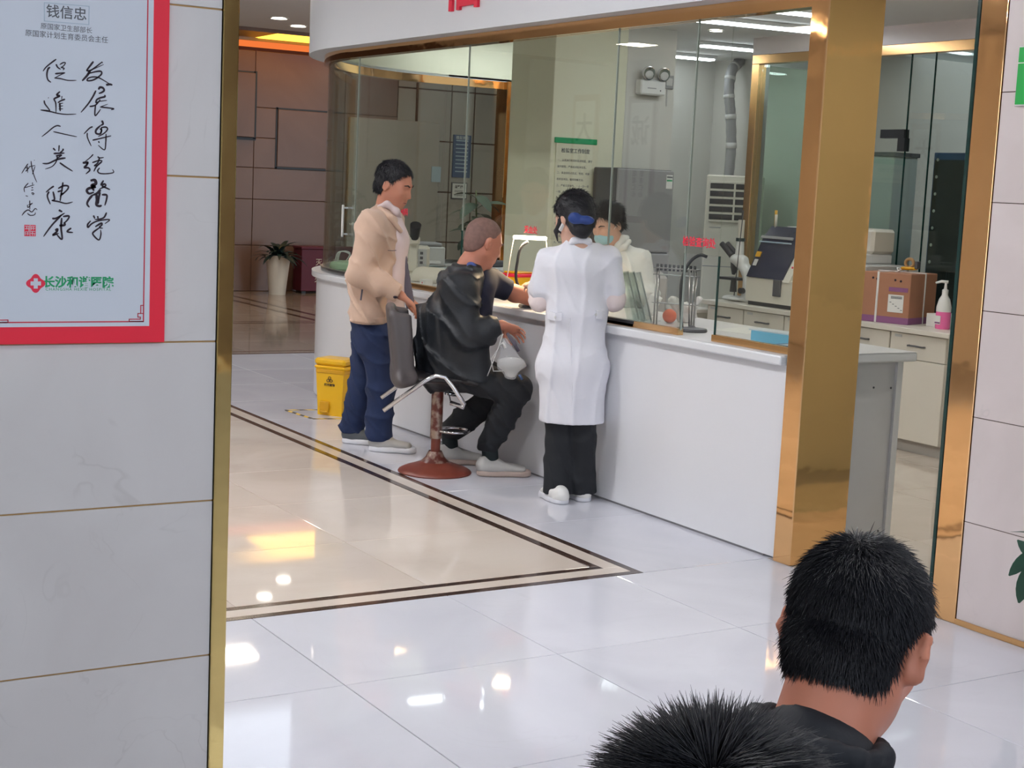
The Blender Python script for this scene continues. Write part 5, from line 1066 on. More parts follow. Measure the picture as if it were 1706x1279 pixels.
# ================================================================ THINGS IN THE LABORATORY
# ---------------------------------------------------------------- back bench: cabinet units under one worktop
BX0, BX1, BZ = 7.15, 7.74, .80
def cabinet(y0, y1, label, doors):
    c = thing('base_cabinet', label, 'cabinet', (BX0, (y0+y1)/2, 0), group='cream cabinets of the back bench'); w = (y1-y0)/2-.003
    bx('body', 'cab_cream', c, .02, .58, -w, w, .08, .765); bx('kickboard', 'cab_grey', c, .06, .56, -w, w, 0, .08)
    d = bx('drawer', 'cab_cream', c, 0, .02, -w+.003, w-.003, .605, .762, .002); hb = MB().tube([(0, -.065, .69), (-.025, -.06, .69), (-.028, 0, .692), (-.025, .06, .69), (0, .065, .69)], .006, 8).build('handle', 'dark_grey', d, smooth=4)
    bx('label_holder', 'light_grey', d, -.002, .0, w-.10, w-.04, .735, .752)
    if doors:
        e = bx('door', 'cab_cream', c, 0, .02, -w+.003, w-.003, .085, .600, .002); MB().tube([(0, w-.05, .50), (-.025, w-.05, .49), (-.028, w-.05, .44), (-.025, w-.05, .39), (0, w-.05, .38)], .006, 8).build('handle', 'dark_grey', e, smooth=4); bx('label_holder', 'light_grey', e, -.002, 0, w-.10, w-.03, .575, .592)
    return c
cabinet(6.48, 6.96, 'cream cabinet under the pink pump bottle', True); cabinet(6.96, 7.46, 'cream cabinet under the strapped cardboard carton', True); cabinet(7.46, 7.98, 'cream cabinet behind the gold pillar', True)
cabinet(7.98, 8.42, 'cream cabinet under the navy fronted analyser', True); cabinet(8.42, 8.84, 'cream cabinet under the microscope', True)
tag(bx('bench_top', 'cab_cream', None, BX0-.03, BX1+.01, 6.44, 8.88, .768, BZ, .003), 'long cream worktop of the back bench', 'worktop')
ld = thing('low_desk', 'low cream desk with a computer mouse beside the microscope bench', 'desk'); bx('top', 'cab_cream', ld, 6.88, 7.3, 8.90, 9.28, .69, .72, .003); bx('side', 'cab_cream', ld, 6.89, 6.92, 8.92, 9.27, 0, .69); bx('side', 'cab_cream', ld, 7.25, 7.28, 8.92, 9.27, 0, .69); bx('modesty_panel', 'cab_cream', ld, 6.92, 7.25, 8.94, 8.96, .2, .69); based(ld, (6.95, 9.1, 0))
ms = SDF(); ms.ell((7.02, 9.02, .735), (.07, .04, .026), None); ms.cut((0, 0, -1), (0, 0, .7205)); tag(ms.build('computer_mouse', 'black_plastic', None, .005), 'black computer mouse on the low desk', 'mouse')
# ---------------------------------------------------------------- microscope
def P_(x, y, z, o=(0, 0, 0)): return (x+o[0], y+o[1], z+o[2])
mc = thing('microscope', 'white laboratory microscope with black eyepieces on the bench', 'microscope', (7.32, 8.71, BZ+.007), -1.45)
s_ = SDF(); s_.loft((-.07, 0, .016), (.10, 0, .016), .085, .02, .095, .02, (0, 1, 0), k=.02); s_.cut((0, 0, -1), (0, 0, 0)); s_.build('foot', 'white_plastic', mc, .006)
s_ = SDF(); s_.chain([(.10, 0, .03), (.115, 0, .12), (.09, 0, .22), (.03, 0, .28), (-.03, 0, .30)], [.045, .040, .040, .042, .040], k=.03); s_.ell((.0, 0, .31), (.07, .055, .03), None, k=.03); s_.build('arm', 'white_plastic', mc, .006)
MB().tube([(.0, 0, .31), (.0, 0, .42), (0, 0, .47)], [.034, .030, .022], 16).build('photo_tube', 'white_plastic', mc, smooth=.6); MB().tube([(0, 0, .44), (0, 0, .465)], .034, 14).build('tube_ring', 'leaf_dark', mc, smooth=.6); MB().tube([(0, 0, .465), (0, 0, .60)], .024, 14).build('camera_head', 'cream_plastic', mc, smooth=.6)
for y in (-.03, .03): MB().tube([(-.05, y, .33), (-.16, y, .415)], [.022, .020], 12).build('eyepiece', 'black_plastic', mc, smooth=.6)
bx('stage', 'black_plastic', mc, -.13, .05, -.07, .07, .150, .170, .003); MB().tube([(-.04, 0, .29), (-.04, 0, .24), (-.05, .0, .19)], [.035, .032, .012], 12).build('objective', 'black_plastic', mc, smooth=.6); MB().tube([(-.04, 0, .15), (-.04, 0, .06)], [.022, .028], 12).build('condenser', 'black_plastic', mc, smooth=.6)
for y in (-.055, .055): MB().tube([(.10, y*.7, .08), (.10, y*1.4, .08)], .022, 14).build('focus_knob', 'black_plastic', mc, smooth=.6)
MB().tube([(0, 0, .60), (.0, 0, .66), (.03, -.02, .67), (.09, -.10, .45), (.16, -.20, .05)], .004, 6).build('cable', 'black_plastic', mc, smooth=4)
# ---------------------------------------------------------------- navy fronted analyser
an = thing('blood_analyser', 'cream blood analyser with a slanted dark navy cover', 'analyser', (7.20, 8.20, BZ))
def yz_prism(poly, x0, x1):     # poly in (x,z), extruded along y
    return Matrix(((1, 0, 0, 0), (0, 0, 1, 0), (0, 1, 0, 0), (0, 0, 0, 1)))
My = Matrix(((1, 0, 0, 0), (0, 0, 1, 0), (0, 1, 0, 0), (0, 0, 0, 1)))
MB().prism([(.0, .03), (.52, .03), (.52, .54), (.22, .56), (.06, .22), (.0, .20)], -.25, .27, My).build('body', 'cream_plastic', an)
MB().prism([(-.012, .205), (.06, .205), (.22, .56), (.20, .575), (.13, .50)], -.13, .262, My).build('cover', 'navy_gloss', an)
MB().prism([(-.014, .19), (.05, .19), (.25, .56), (.21, .585)], -.20, -.131, My).build('cover_side', 'cream_plastic', an); MB().prism([(.02, .245), (.12, .245), (.19, .44)], -.252, -.2505, My).build('side_window', 'dark_grey', an)
bx('printer_slot', 'dark_grey', an, -.016, .0, -.115, -.035, .085, .205, .004); bx('base', 'black_plastic', an, .02, .50, -.24, .26, 0, .03)
m_ = Matrix.Translation((-.006, 0, .24)) @ Matrix.Rotation(.42, 4, 'Y')
bx('sticker', 'yellow_dark', an, -.008, -.002, .185, .235, .12, .16, 0, m_); bx('cover_stripe', 'blue_pale', an, -.012, -.004, -.09, .25, .235, .243, 0, m_); bx('cover_stripe', 'mid_grey', an, -.014, -.004, -.09, .25, .265, .285, 0, m_); bx('warning_label', 'light_grey', an, -.008, -.002, .19, .225, .05, .10, 0, m_)
MB().ball((-.002, -.215, .30), (.006, .008, .008), 8).build('indicator', 'red_letter', an); text('lettering', 'XN', .04, 'mid_grey', face_mx(-.001, .13, .115), an, 0, .0006) if False else None
for y in (.16, ): MB().tube([(.20, .22, .555), (.20, .22, .66)], .010, 8).build('reagent_tube', 'cream_plastic', an, smooth=4); MB().tube([(.24, .27, .555), (.24, .27, .69)], .010, 8).build('reagent_tube', 'yellow_dark', an, smooth=4)
bx('top_tray', 'white_plastic', an, .22, .50, -.24, .12, .561, .58, .004)
# ---------------------------------------------------------------- white machine, carton, bottle, small box
wm = thing('white_instrument', 'white bench instrument half hidden behind the gold pillar', 'instrument', (7.42, 7.62, BZ))
bx('body', 'light_grey', wm, -.10, .28, -.22, .14, 0, .36, .01); bx('upper_case', 'white_plastic', wm, -.03, .27, -.10, .14, .36, .43, .01); bx('screen_housing', 'cream_plastic', wm, .05, .27, -.12, .14, .43, .60, .02); bx('black_edge', 'black_plastic', wm, -.02, .06, -.02, .14, .60, .635, .004)
ct = thing('carton', 'brown cardboard carton tied with white straps', 'box', (7.42, 7.17, BZ), .30)
bx('body', 'cardboard', ct, -.19, .19, -.17, .17, .0, .33, .004); bx('base_band', 'purple_tape', ct, -.192, .192, -.172, .172, .0, .045, .003)
for o_, w_ in ((.0, 'x'),): bx('strap', 'white_plastic', ct, -.194, .194, .055, .070, -.0, .334, .002); bx('strap', 'white_plastic', ct, .01, .025, -.174, .174, .0, .335, .002)
bx('shipping_label', 'paper', ct, -.193, -.19, -.13, -.02, .075, .19); bx('purple_print', 'purple_tape', ct, -.1925, -.19, -.155, -.02, .21, .238)
m_ = MB(); [m_.box(-.1945, -.193, -.125+.02*i, -.125+.02*i+.012, .09+.012*(i % 5), .094+.012*(i % 5)) for i in range(5)]; [m_.box(-.1945, -.193, -.12, -.04, .165+.006*i, .168+.006*i) for i in range(3)]; m_.build('label_print', 'ink_grey', ct)
for y, z in ((.10, .29), (.07, .285), (-.10, .28), (-.06, .285)): MB().ball((-.190, y, z), (.002, .008, .008), 8).build('print_mark', 'ink', ct)
MB().tube([(.0, .02, .335), (.02, .04, .355), (.04, .0, .35), (.0, .02, .338)], .006, 6).build('strap_knot', 'white_plastic', ct, smooth=4)
tg = thing('tape_dispenser', 'small orange tape holder lying on the carton', 'tape', (7.45, 7.13, BZ+.348), .4); bx('body', 'yellow_dark', tg, -.03, .03, -.05, .05, 0, .02, .008); bx('blade', 'dark_grey', tg, -.028, .028, -.065, -.045, .01, .06, .004); MB().tube([(0, .0+.028*math.cos(a), .045+.028*math.sin(a)) for a in [2*PI*i/16 for i in range(16)]], .011, 8, closed=True).build('roll', 'wood', tg, smooth=4)
bo = thing('pump_bottle', 'white pump bottle with pink liquid at the end of the bench', 'bottle', (7.36, 6.72, BZ))
MB().lathe([(.044, 0), (.047, .01), (.047, .11)], n=20).build('pink_base', 'pink_liquid', bo, smooth=.7); MB().lathe([(.047, .11), (.047, .14), (.035, .19), (.020, .215), (.018, .235)], n=20, caps=False).build('body', 'white_plastic', bo, smooth=.7)
MB().lathe([(.020, .225), (.020, .25), (.010, .255), (.007, .30)], n=14).build('collar', 'white_plastic', bo, smooth=.7); MB().tube([(.01, -.01, .30), (-.02, .02, .302), (-.045, .045, .290)], [.010, .009, .006], 8).build('pump_spout', 'white_plastic', bo, smooth=4)
bx('label', 'paper', bo, -.050, -.046, -.022, .022, .03, .085, .001); bx('label_band', 'purple_tape', bo, -.0515, -.0495, -.021, .021, .035, .045)
wb = thing('glove_box', 'low white box behind the pink pump bottle', 'box', (7.50, 6.83, BZ)); bx('body', 'paper', wb, -.10, .10, -.07, .07, 0, .085, .003); bx('opening', 'light_grey', wb, -.04, .04, -.03, .03, .085, .0865)
for i in range(2): MB().ball((-.02+.04*i, .03*i, .105), (.02, .018, .022), 10).build('glove_end', 'white_plastic', wb, smooth=4)
# ---------------------------------------------------------------- dark rack behind the partition
dk = thing('dark_cabinet', 'tall dark blue equipment cabinet behind the glass partition', 'cabinet', (8.45, 7.30, 0)); bx('body', 'blue_board', dk, -.3, .3, -.55, .35, 0, 1.95, .005); bx('side_panel', 'black_plastic', dk, -.31, -.30, -.50, .33, .1, 1.9)
for i in range(7): MB().ball((-.312, .30, 1.90-.12*i), (.006, .012, .012), 8).build('stud', 'light_grey', dk, smooth=4)
bx('drawer', 'navy_gloss', dk, -.315, -.30, -.45, .0, .65, 1.15, .004); bx('drawer', 'navy_gloss', dk, -.315, -.30, -.45, .0, 1.20, 1.30, .004)
wp = thing('white_post', 'pale square pipe casing behind the glass partition', 'casing', (8.25, 8.15, 0)); bx('casing', 'light_grey', wp, -.12, .12, -.14, .14, 0, 1.92, .004); bx('cap', 'dark_grey', wp, -.13, .13, -.15, .15, 1.92, 1.95)
# ---------------------------------------------------------------- air conditioner with its flexible duct
ac = thing('air_conditioner', 'tall cream floor standing air conditioner in the corner', 'air conditioner', (8.52, 10.25, 0), -.72)
bx('body', 'cream_plastic', ac, -.245, .245, -.15, .22, .0, 1.755, .012); bx('outlet', 'dark_grey', ac, -.21, .21, -.155, -.145, 1.36, 1.70)
for i in range(5): bx('louver', 'black_plastic', ac, -.208, .208, -.172, -.150, 1.375+.066*i, 1.415+.066*i, .004)
for i in range(6): bx('louver_rim', 'cream_plastic', ac, -.21, .21, -.168, -.15, 1.352+.066*i, 1.372+.066*i, .002)
bx('center_bar', 'cream_plastic', ac, -.008, .008, -.176, -.15, 1.36, 1.70); bx('display', 'black_plastic', ac, .02, .18, -.158, -.148, .985, 1.03, .002); bx('panel_seam', 'mid_grey', ac, -.24, .24, -.1515, -.149, .965, .972); bx('badge', 'mid_grey', ac, -.20, -.10, -.1515, -.149, 1.30, 1.306)
dc = thing('flexible_duct', 'grey wrapped hose running down the corner behind the air conditioner', 'duct')
pts = [(8.88, 10.75, 2.79), (8.83, 10.7, 2.76), (8.72, 10.65, 2.68), (8.68, 10.62, 2.5), (8.70, 10.6, 2.3), (8.73, 10.6, 2.0), (8.72, 10.6, 1.7)]
def spl(P, n=5):
    P = [Vector(p) for p in P]; Q = []
    for i in range(len(P)-1):
        p0, p1, p2, p3 = P[max(i-1, 0)], P[i], P[i+1], P[min(i+2, len(P)-1)]
        for k in range(n): t = k/n; Q.append(.5*((2*p1)+(p2-p0)*t+(2*p0-5*p1+4*p2-p3)*t*t+(3*p1-p0-3*p2+p3)*t**3))
    return Q+[P[-1]]
s6 = spl(pts, 6); MB().tube(s6, [.045+.004*(i % 2) for i in range(len(s6))], 10).build('hose', 'mid_grey', dc, smooth=4)
for i in range(4, len(s6)-3, 5): MB().tube([s6[i], s6[i+1]], .052, 10).build('wrap_band', 'light_grey', dc, smooth=4)
based(dc, (8.72, 10.6, 1.7))
# ---------------------------------------------------------------- fridge, notice, emergency lamp, switch
fg = thing('refrigerator', 'grey upright refrigerator in front of the cream column', 'refrigerator', (6.60, 9.08, 0))
bx('body', 'dark_grey', fg, -.255, .255, -.10, .19, .02, 1.745, .008); bx('door', 'mid_grey', fg, -.252, .252, -.13, -.102, 1.14, 1.74, .008); bx('door', 'mid_grey', fg, -.252, .252, -.13, -.102, .58, 1.13, .008); bx('door', 'mid_grey', fg, -.252, .252, -.13, -.102, .05, .57, .008)
bx('energy_label', 'paper', fg, .18, .235, -.132, -.13, 1.61, 1.71); bx('label_print', 'green_print', fg, .183, .232, -.1335, -.132, 1.665, 1.675); bx('label_print', 'ink_grey', fg, .183, .232, -.1335, -.132, 1.69, 1.70)
nb = thing('wall_notice', 'long cream notice with a green top bar on the cream column', 'notice')
bx('sheet', 'paper_cream', nb, 6.02, 6.36, 9.288, 9.299, 1.085, 1.915, .001); bx('top_bar', 'green_print', nb, 6.005, 6.375, 9.282, 9.299, 1.905, 1.945, .003); bx('bottom_bar', 'dark_grey', nb, 6.01, 6.37, 9.284, 9.299, 1.06, 1.082, .003)
text('heading', '检验室工作制度', .036, 'ink_grey', face_my(6.19, 9.2875, 1.84), nb, .0004, .0005)
rg = random.Random(5)
lines_ = ['一、认真执行检验科各项制度，遵守', '操作规程，严格核对标本信息。', '二、采血前核对姓名、性别、年龄', '和检验项目，做到准确无误。', '三、严格无菌操作，一人一针一管', '一带，用后按规定处理。', '四、标本及时送检，不得延误。', '五、仪器设备专人保管，定期校准', '维护，并做好使用登记。', '六、检验结果及时报告，异常结果', '应复查并与临床联系。', '七、保持室内清洁，每日消毒', '八、医疗废物分类收集处理', '九、做好安全防护工作']
for i, l_ in enumerate(lines_): text('text_line', l_, .0192, 'ink_grey', face_my(6.035, 9.2875, 1.775-.046*i), nb, 0, .0003, 'LEFT')
based(nb, (6.19, 9.299, 1.06))
el = thing('emergency_lamp', 'twin head emergency lamp high on the column', 'lamp')
bx('box', 'white_plastic', el, 6.70, 6.93, 9.22, 9.30, 2.30, 2.41, .01); bx('panel_print', 'mid_grey', el, 6.76, 6.84, 9.2185, 9.2205, 2.345, 2.352); MB().ball((6.88, 9.219, 2.335), (.006, .004, .006), 8).build('test_button', 'dark_grey', el)
for x_ in (6.755, 6.895): MB().lathe([(.02, 0), (.048, .03), (.052, .06), (.046, .062)], n=18, M=Matrix.Translation((x_, 9.26, 2.465)) @ Matrix.Rotation(PI/2+.2, 4, 'X')).build('lamp_head', 'chrome', el, smooth=.7); MB().ball((x_, 9.205, 2.455), (.043, .012, .043), 12).build('lens', 'light_grey', el, smooth=4)
bx('bracket', 'white_plastic', el, 6.74, 6.91, 9.25, 9.27, 2.41, 2.43); based(el, (6.815, 9.30, 2.30))
jb = thing('wall_switch', 'small grey junction plate beside the emergency lamp', 'switch'); bx('plate', 'mid_grey', jb, 6.965, 7.05, 9.285, 9.30, 2.36, 2.46, .003); bx('insert', 'light_grey', jb, 6.98, 7.035, 9.281, 9.286, 2.385, 2.44); MB().tube([(7.0, 9.295, 2.36), (7.0, 9.295, 2.23)], .005, 6).build('conduit', 'light_grey', jb); based(jb, (7.0, 9.30, 2.36))
# ---------------------------------------------------------------- ceiling lamps of the laboratory
def ltube(x0, x1, y, label, ang=-.13, m='led_cool'):
    l = thing('linear_lamp', label, 'lamp', ((x0+x1)/2, y, LCZ), ang, 'linear ceiling lamps of the laboratory'); w = (x1-x0)/2
    bx('housing', 'white_plastic', l, -w, w, -.05, .05, -.03, -.001, .003); bx('diffuser', m, l, -w+.02, w-.02, -.042, .042, -.045, -.031, .002); return l
ltube(6.30, 7.72, 8.32, 'bright linear lamp over the back bench'); ltube(6.25, 7.60, 10.35, 'bright linear lamp left of the cream column'); ltube(7.65, 8.60, 9.70, 'bright linear lamp over the air conditioner corner'); ltube(5.75, 6.9, 10.70, 'bright linear lamp near the cream end wall', -.10); ltube(8.05, 8.55, 10.72, 'short linear lamp over the air conditioner'); ltube(5.2, 6.7, 6.0, 'linear lamp over the technician', 0, 'led_door')
def downlight(x, y, z, label, s=1.0, mat='led_warm', power=18, col=(1, .93, .82)):
    l = thing('downlight', label, 'lamp', (x, y, z), 0, 'recessed downlights'); MB().lathe([(.075*s, -.004), (.080*s, -.008), (.062*s, -.010), (.058*s, -.002)], n=24, caps=False).build('rim', 'white_plastic', l, smooth=.7); MB().lathe([(.001, -.003), (.058*s, -.003)], n=20, caps=False).build('lens', mat, l)
    if power: area('downlight_light', (x, y, z-.02), .12, .12, power, col, spread=2.4)
    return l
a = onz(1193, 50, LCZ); downlight(a[0], a[1], LCZ, 'small round lamp between the linear lamps over the bench', .8, power=0); a = onz(1347, 67, LCZ); downlight(a[0], a[1], LCZ, 'small round lamp beside the gold pillar top', .8, power=0)
# ---------------------------------------------------------------- things on the counter
def gooseneck(label, base, pts, lit, hd):
    l = thing('goose_lamp', label, 'lamp', (*base, .906)); MB().lathe([(.075, 0), (.078, .006), (.074, .016), (.02, .022), (.012, .03)], n=28).build('base', 'dark_grey', l, smooth=.7)
    MB().tube(spl(pts, 6), .0085, 10).build('neck', 'black_plastic', l, smooth=4); c = V3(*hd); return l, c
b = onz(861, 512, .906); bb = (b[0]+.10, b[1]); q = plane_of((bb[0], bb[1])); loc = V3(bb[0], bb[1], .906)
R_ = lambda px, py, off=0: tuple(q(px, py, off)-loc)
lp, _ = gooseneck('lit goose-neck lamp shining on the patient arm', bb, [(0, 0, .02), R_(861, 470), R_(863, 430), R_(869, 411), R_(880, 402)], True, (0, 0, 0))
hd = q(883, 396)-loc; rr = SDF(); rr.loft(hd-_ir*.085, hd+_ir*.085, .022, .011, .022, .011, _h, k=.02); o_ = rr.build('lamp_head', 'lamp_glow', lp, .004)
for s_ in (-1, 1): MB().tube(spl([hd+_ir*.09*s_, hd+_ir*(.09+.012)*s_-UP*.08, hd+_ir*(-.12 if s_ < 0 else .10)-UP*.25], 5), .003, 6).build('cord', 'cream_plastic', lp, smooth=4)
pl = bpy.data.lights.new('goose_lamp_light', 'AREA'); pl.shape = 'RECTANGLE'; pl.size = .16; pl.size_y = .04; pl.energy = 5.0; pl.color = (1, .72, .42); po_ = bpy.data.objects.new('goose_lamp_light', pl); COL.objects.link(po_); po_.location = tuple(hd+loc-UP*.015); po_.rotation_euler = (0, 0, -YAW)
b = onz(1152, 552, .906); q = plane_of((b[0], b[1])); loc = V3(b[0], b[1], .906)
lp2, _ = gooseneck('unlit black goose-neck lamp on the counter by the open gap', (b[0], b[1]), [tuple(q(1136, 549)-loc), tuple(q(1134, 500)-loc), tuple(q(1137, 462)-loc), tuple(q(1150, 436)-loc), tuple(q(1166, 425)-loc), tuple(q(1178, 428)-loc)], False, (0, 0, 0))
MB().tube([tuple(q(1148, 550)-loc), tuple(q(1149, 448)-loc)], .004, 8).build('rod', 'steel', lp2, smooth=4)
sc_ = thing('sharps_container', 'yellow sharps container with a red rim on the counter', 'container', (4.86, 7.86, .906), .3); m_ = MB(); vs = []
for z_, s_ in ((0, .85), (.125, 1.0)): vs += [(-.09*s_, -.075*s_, z_), (.09*s_, -.075*s_, z_), (.09*s_, .075*s_, z_), (-.09*s_, .075*s_, z_)]
m_.add(vs, [(3, 2, 1, 0), (4, 5, 6, 7)]+[(j, (j+1) % 4, 4+(j+1) % 4, 4+j) for j in range(4)]).build('body', 'yellow_plastic', sc_); bx('rim', 'red_letter', sc_, -.096, .096, -.081, .081, .122, .142, .005); bx('lid', 'yellow_plastic', sc_, -.07, .07, -.06, .06, .142, .155, .006)
kr = thing('tube_rack', 'steel test tube rack on thin legs standing on the counter', 'rack', (4.66, 6.02, .906), -1.0)
for x_ in (-.10, .10):
    for y_ in (-.02, .02): MB().tube([(x_, y_, 0), (x_, y_, .30)], .005, 8).build('leg', 'steel', kr, smooth=4)
bx('shelf', 'steel', kr, -.115, .115, -.03, .03, .296, .302); bx('shelf', 'steel', kr, -.115, .115, -.03, .03, .262, .266); bx('shelf', 'steel', kr, -.115, .115, -.028, .028, .12, .123); bx('foot_plate', 'steel', kr, -.115, .115, -.03, .03, 0, .004)
for i in range(10): MB().tube([(-.10+.022*i, -.012, .285), (-.10+.022*i, -.012, .318)], .0075, 8).build('tube_cap', 'black_plastic', kr, smooth=4)
acr = thing('acrylic_stand', 'clear leaning acrylic leaflet stand on the counter', 'stand', (4.68, 6.36, .906), -.95)
for i in range(3): MB().box(-.003, .003, -.09, .09, 0, .26, 0, Matrix.Translation((-.02+.035*i, 0, .004)) @ Matrix.Rotation(-.30, 4, 'Y')).build('sheet', 'acrylic', acr); MB().box(-.004, .004, .084, .092, 0, .26, 0, Matrix.Translation((-.02+.035*i, 0, .004)) @ Matrix.Rotation(-.30, 4, 'Y')).build('sheet_edge', 'light_grey', acr)
bx('base', 'acrylic', acr, -.06, .10, -.10, .10, 0, .004)
md_ = thing('medicine_box', 'white and blue medicine carton leaning on the counter', 'box', (4.88, 6.56, .906), -.75); M_ = Matrix.Rotation(.45, 4, 'Y'); MB().box(-.03, .03, -.07, .07, .02, .13, .003, M_).build('body', 'paper', md_); MB().box(-.032, -.029, -.02, .015, .03, .12, 0, M_).build('stripe', 'shirt_blue', md_); MB().box(-.032, -.029, .03, .06, .03, .08, 0, M_).build('print', 'purple_tape', md_)
tag(MB().ball((4.80, 6.24, .944), .037, 18).build('orange_ball', 'yellow_dark', None, smooth=4), 'orange ball lying on the counter behind the glass', 'ball'); MATS['orange_red'] = pr('orange_red', (.85, .16, .05), .5); bpy.data.objects['orange_ball'].data.materials[0] = MATS['orange_red']
tw = SDF(); tw.amp = .006; tw.fr = 45; tw.ell((4.93, 6.28, .95), (.05, .05, .06), None, k=.03); tw.caps((4.95, 6.25, .96), (4.97, 6.22, 1.03), .025, .015, k=.03); tw.caps((4.90, 6.30, .96), (4.88, 6.33, 1.02), .025, .018, k=.03); tw.cut((0, 0, -1), (0, 0, .9065)); tag(tw.build('crumpled_bag', 'paper', None, .006), 'crumpled white plastic bag behind the orange ball', 'bag')
pb = thing('test_paper', 'sheet of white paper lying on the counter behind the glass', 'paper', (4.98, 5.85, .906), .3); bx('sheet', 'paper', pb, -.15, .15, -.11, .11, .0002, .0015)
bt = thing('blue_box', 'flat light blue carton on the counter beside the gold pillar', 'box', (4.74, 5.30, .906), .1); bx('body', 'cyan_box', bt, -.06, .06, -.16, .14, 0, .05, .002); bx('flap', 'paper_cool', bt, -.055, .055, -.13, .16, .05, .056, .001)
bt2 = thing('paper_pad', 'blue and white pad of forms on the counter by the pillar', 'paper', (4.64, 5.08, .906), .15); bx('pad', 'blue_board', bt2, -.05, .05, -.10, .10, 0, .016, .001); bx('top_sheet', 'blue_pale', bt2, -.048, .048, -.10, .06, .016, .018)
pr('router_green', (.46, .60, .42), .4)
rt = thing('network_router', 'pale green router with loose white cables at the rounded counter end', 'router', (4.70, 10.02, .9058), .9); bx('body', 'router_green', rt, -.14, .14, -.08, .08, .006, .07, .015); bx('base', 'black_plastic', rt, -.13, .13, -.075, .075, 0, .006)
for i in range(3): MB().tube(spl([(-.10+.05*i, .05, .06), (-.12+.04*i, .02, .14), (.02+.03*i, -.02, .13), (.10, -.05+.03*i, .07)], 6), .004, 6).build('cable', 'white_plastic', rt, smooth=4)
# on the rear arm of the counter
def simple(name, label, cat, x, y, z, parts, rz=0):
    t = thing(name, label, cat, (x, y, z), rz)
    for nm, mat, d in parts: bx(nm, mat, t, *d[:6], d[6] if len(d) > 6 else .002)
    return t
CZ = .906
simple('desk_printer', 'grey desktop printer on the rear counter', 'printer', 5.70, 10.78, CZ, [('body', 'light_grey', (-.2, .2, -.15, .15, 0, .16, .01)), ('lid', 'mid_grey', (-.18, .18, -.13, .13, .16, .19, .01)), ('tray', 'white_plastic', (-.15, .15, -.22, -.14, .03, .05))], -.3)
kb = simple('analyser_keyboard', 'white instrument with rows of keys on the counter behind the standing man', 'instrument', 5.20, 9.98, CZ, [('body', 'cream_plastic', (-.16, .16, -.12, .12, 0, .20, .02)), ('panel', 'light_grey', (-.14, .14, -.125, -.118, .05, .18))], -.5)
for i in range(7):
    for j in range(3): bx('key', 'dark_grey', kb, -.12+.035*i, -.098+.035*i, -.129, -.124, .07+.035*j, .09+.035*j)
simple('paper_tray', 'clear tray of blue printed papers behind the standing man', 'tray', 5.03, 9.15, CZ, [('tray', 'acrylic', (-.12, .12, -.10, .10, 0, .10)), ('papers', 'blue_pale', (-.105, .105, -.085, .085, .004, .075, .004))], -.4)
simple('patterned_box', 'grey patterned box on the counter beside the paper tray', 'box', 5.08, 8.72, CZ, [('body', 'mid_grey', (-.06, .06, -.12, .12, 0, .09)), ('band', 'light_grey', (-.061, .061, -.121, .121, .03, .05))], -.2)
dm = SDF(); dm.loft((4.82, 9.02, .93), (4.88, 8.88, .93), .09, .08, .09, .08, (1, 0, 0), k=.02); dm.cut((0, 0, -1), (0, 0, .9065)); tag(dm.build('domed_cover', 'cream_plastic', None, .007), 'cream domed cover on the counter behind the screen', 'cover')
simple('reagent_box', 'small cream reagent box on the counter', 'box', 4.74, 8.52, CZ, [('body', 'cream_plastic', (-.03, .03, -.05, .05, 0, .10)), ('print', 'mid_grey', (-.031, -.029, -.03, .03, .03, .07))], -.3)
bt3 = thing('reagent_bottle', 'pale blue bottle with a grey cap on the counter', 'bottle', (4.80, 8.34, CZ)); MB().lathe([(.030, 0), (.032, .01), (.032, .085), (.02, .10)], n=18).build('body', 'blue_pale', bt3, smooth=.7); MB().lathe([(.022, .098), (.022, .125)], n=16).build('cap', 'dark_grey', bt3, smooth=.7)
simple('white_carton', 'small white carton on the counter near the rail', 'box', 4.62, 8.60, CZ, [('body', 'paper', (-.03, .03, -.05, .05, 0, .045)), ('mark', 'red_letter', (-.031, -.029, -.02, .0, .02, .03))], -.2)
es = thing('binocular_head', 'small white microscope with a black eyepiece behind the standing man', 'microscope', (4.98, 9.48, CZ), -.4); bx('foot', 'cream_plastic', es, -.07, .07, -.09, .09, 0, .03, .008); bx('column', 'cream_plastic', es, -.035, .035, .0, .07, .03, .26, .01); bx('head', 'cream_plastic', es, -.04, .04, -.07, .06, .23, .29, .01); MB().tube([(0, -.05, .28), (0, -.12, .37)], [.032, .040], 14).build('eyepiece', 'black_plastic', es, smooth=.6); MB().ball((-.036, .03, .12), (.006, .014, .014), 8).build('knob', 'black_plastic', es)
tel = simple('desk_phone', 'dark grey telephone on the rear counter behind the lit lamp', 'telephone', 6.42, 10.78, CZ, [('body', 'dark_grey', (-.11, .11, -.09, .09, 0, .05, .01)), ('handset', 'black_plastic', (-.10, -.05, -.10, .10, .05, .085, .012))], .3)
ip2 = thing('leafy_plant', 'broad leafed potted plant behind the curved glass', 'plant', (6.36, 11.0, CZ)); MB().lathe([(.06, 0), (.085, .13), (.09, .14), (.08, .14)], n=18, caps=False).build('pot', 'dark_grey', ip2, smooth=.6); MB().tube([(0, 0, .02), (.01, 0, .3), (-.01, .0, .62)], .007, 6).build('stem', 'stem', ip2, smooth=4)
lmg = leafmesh(.28, .105, .9); lmg.materials.append(MATS['leaf_grey']); rg = random.Random(11)
for i in range(18): leaf(ip2, lmg, (0, 0, .20+.022*i), i*2.4, rg.uniform(-.3, .6), rg.uniform(-.3, .3), rg.uniform(.75, 1.1))
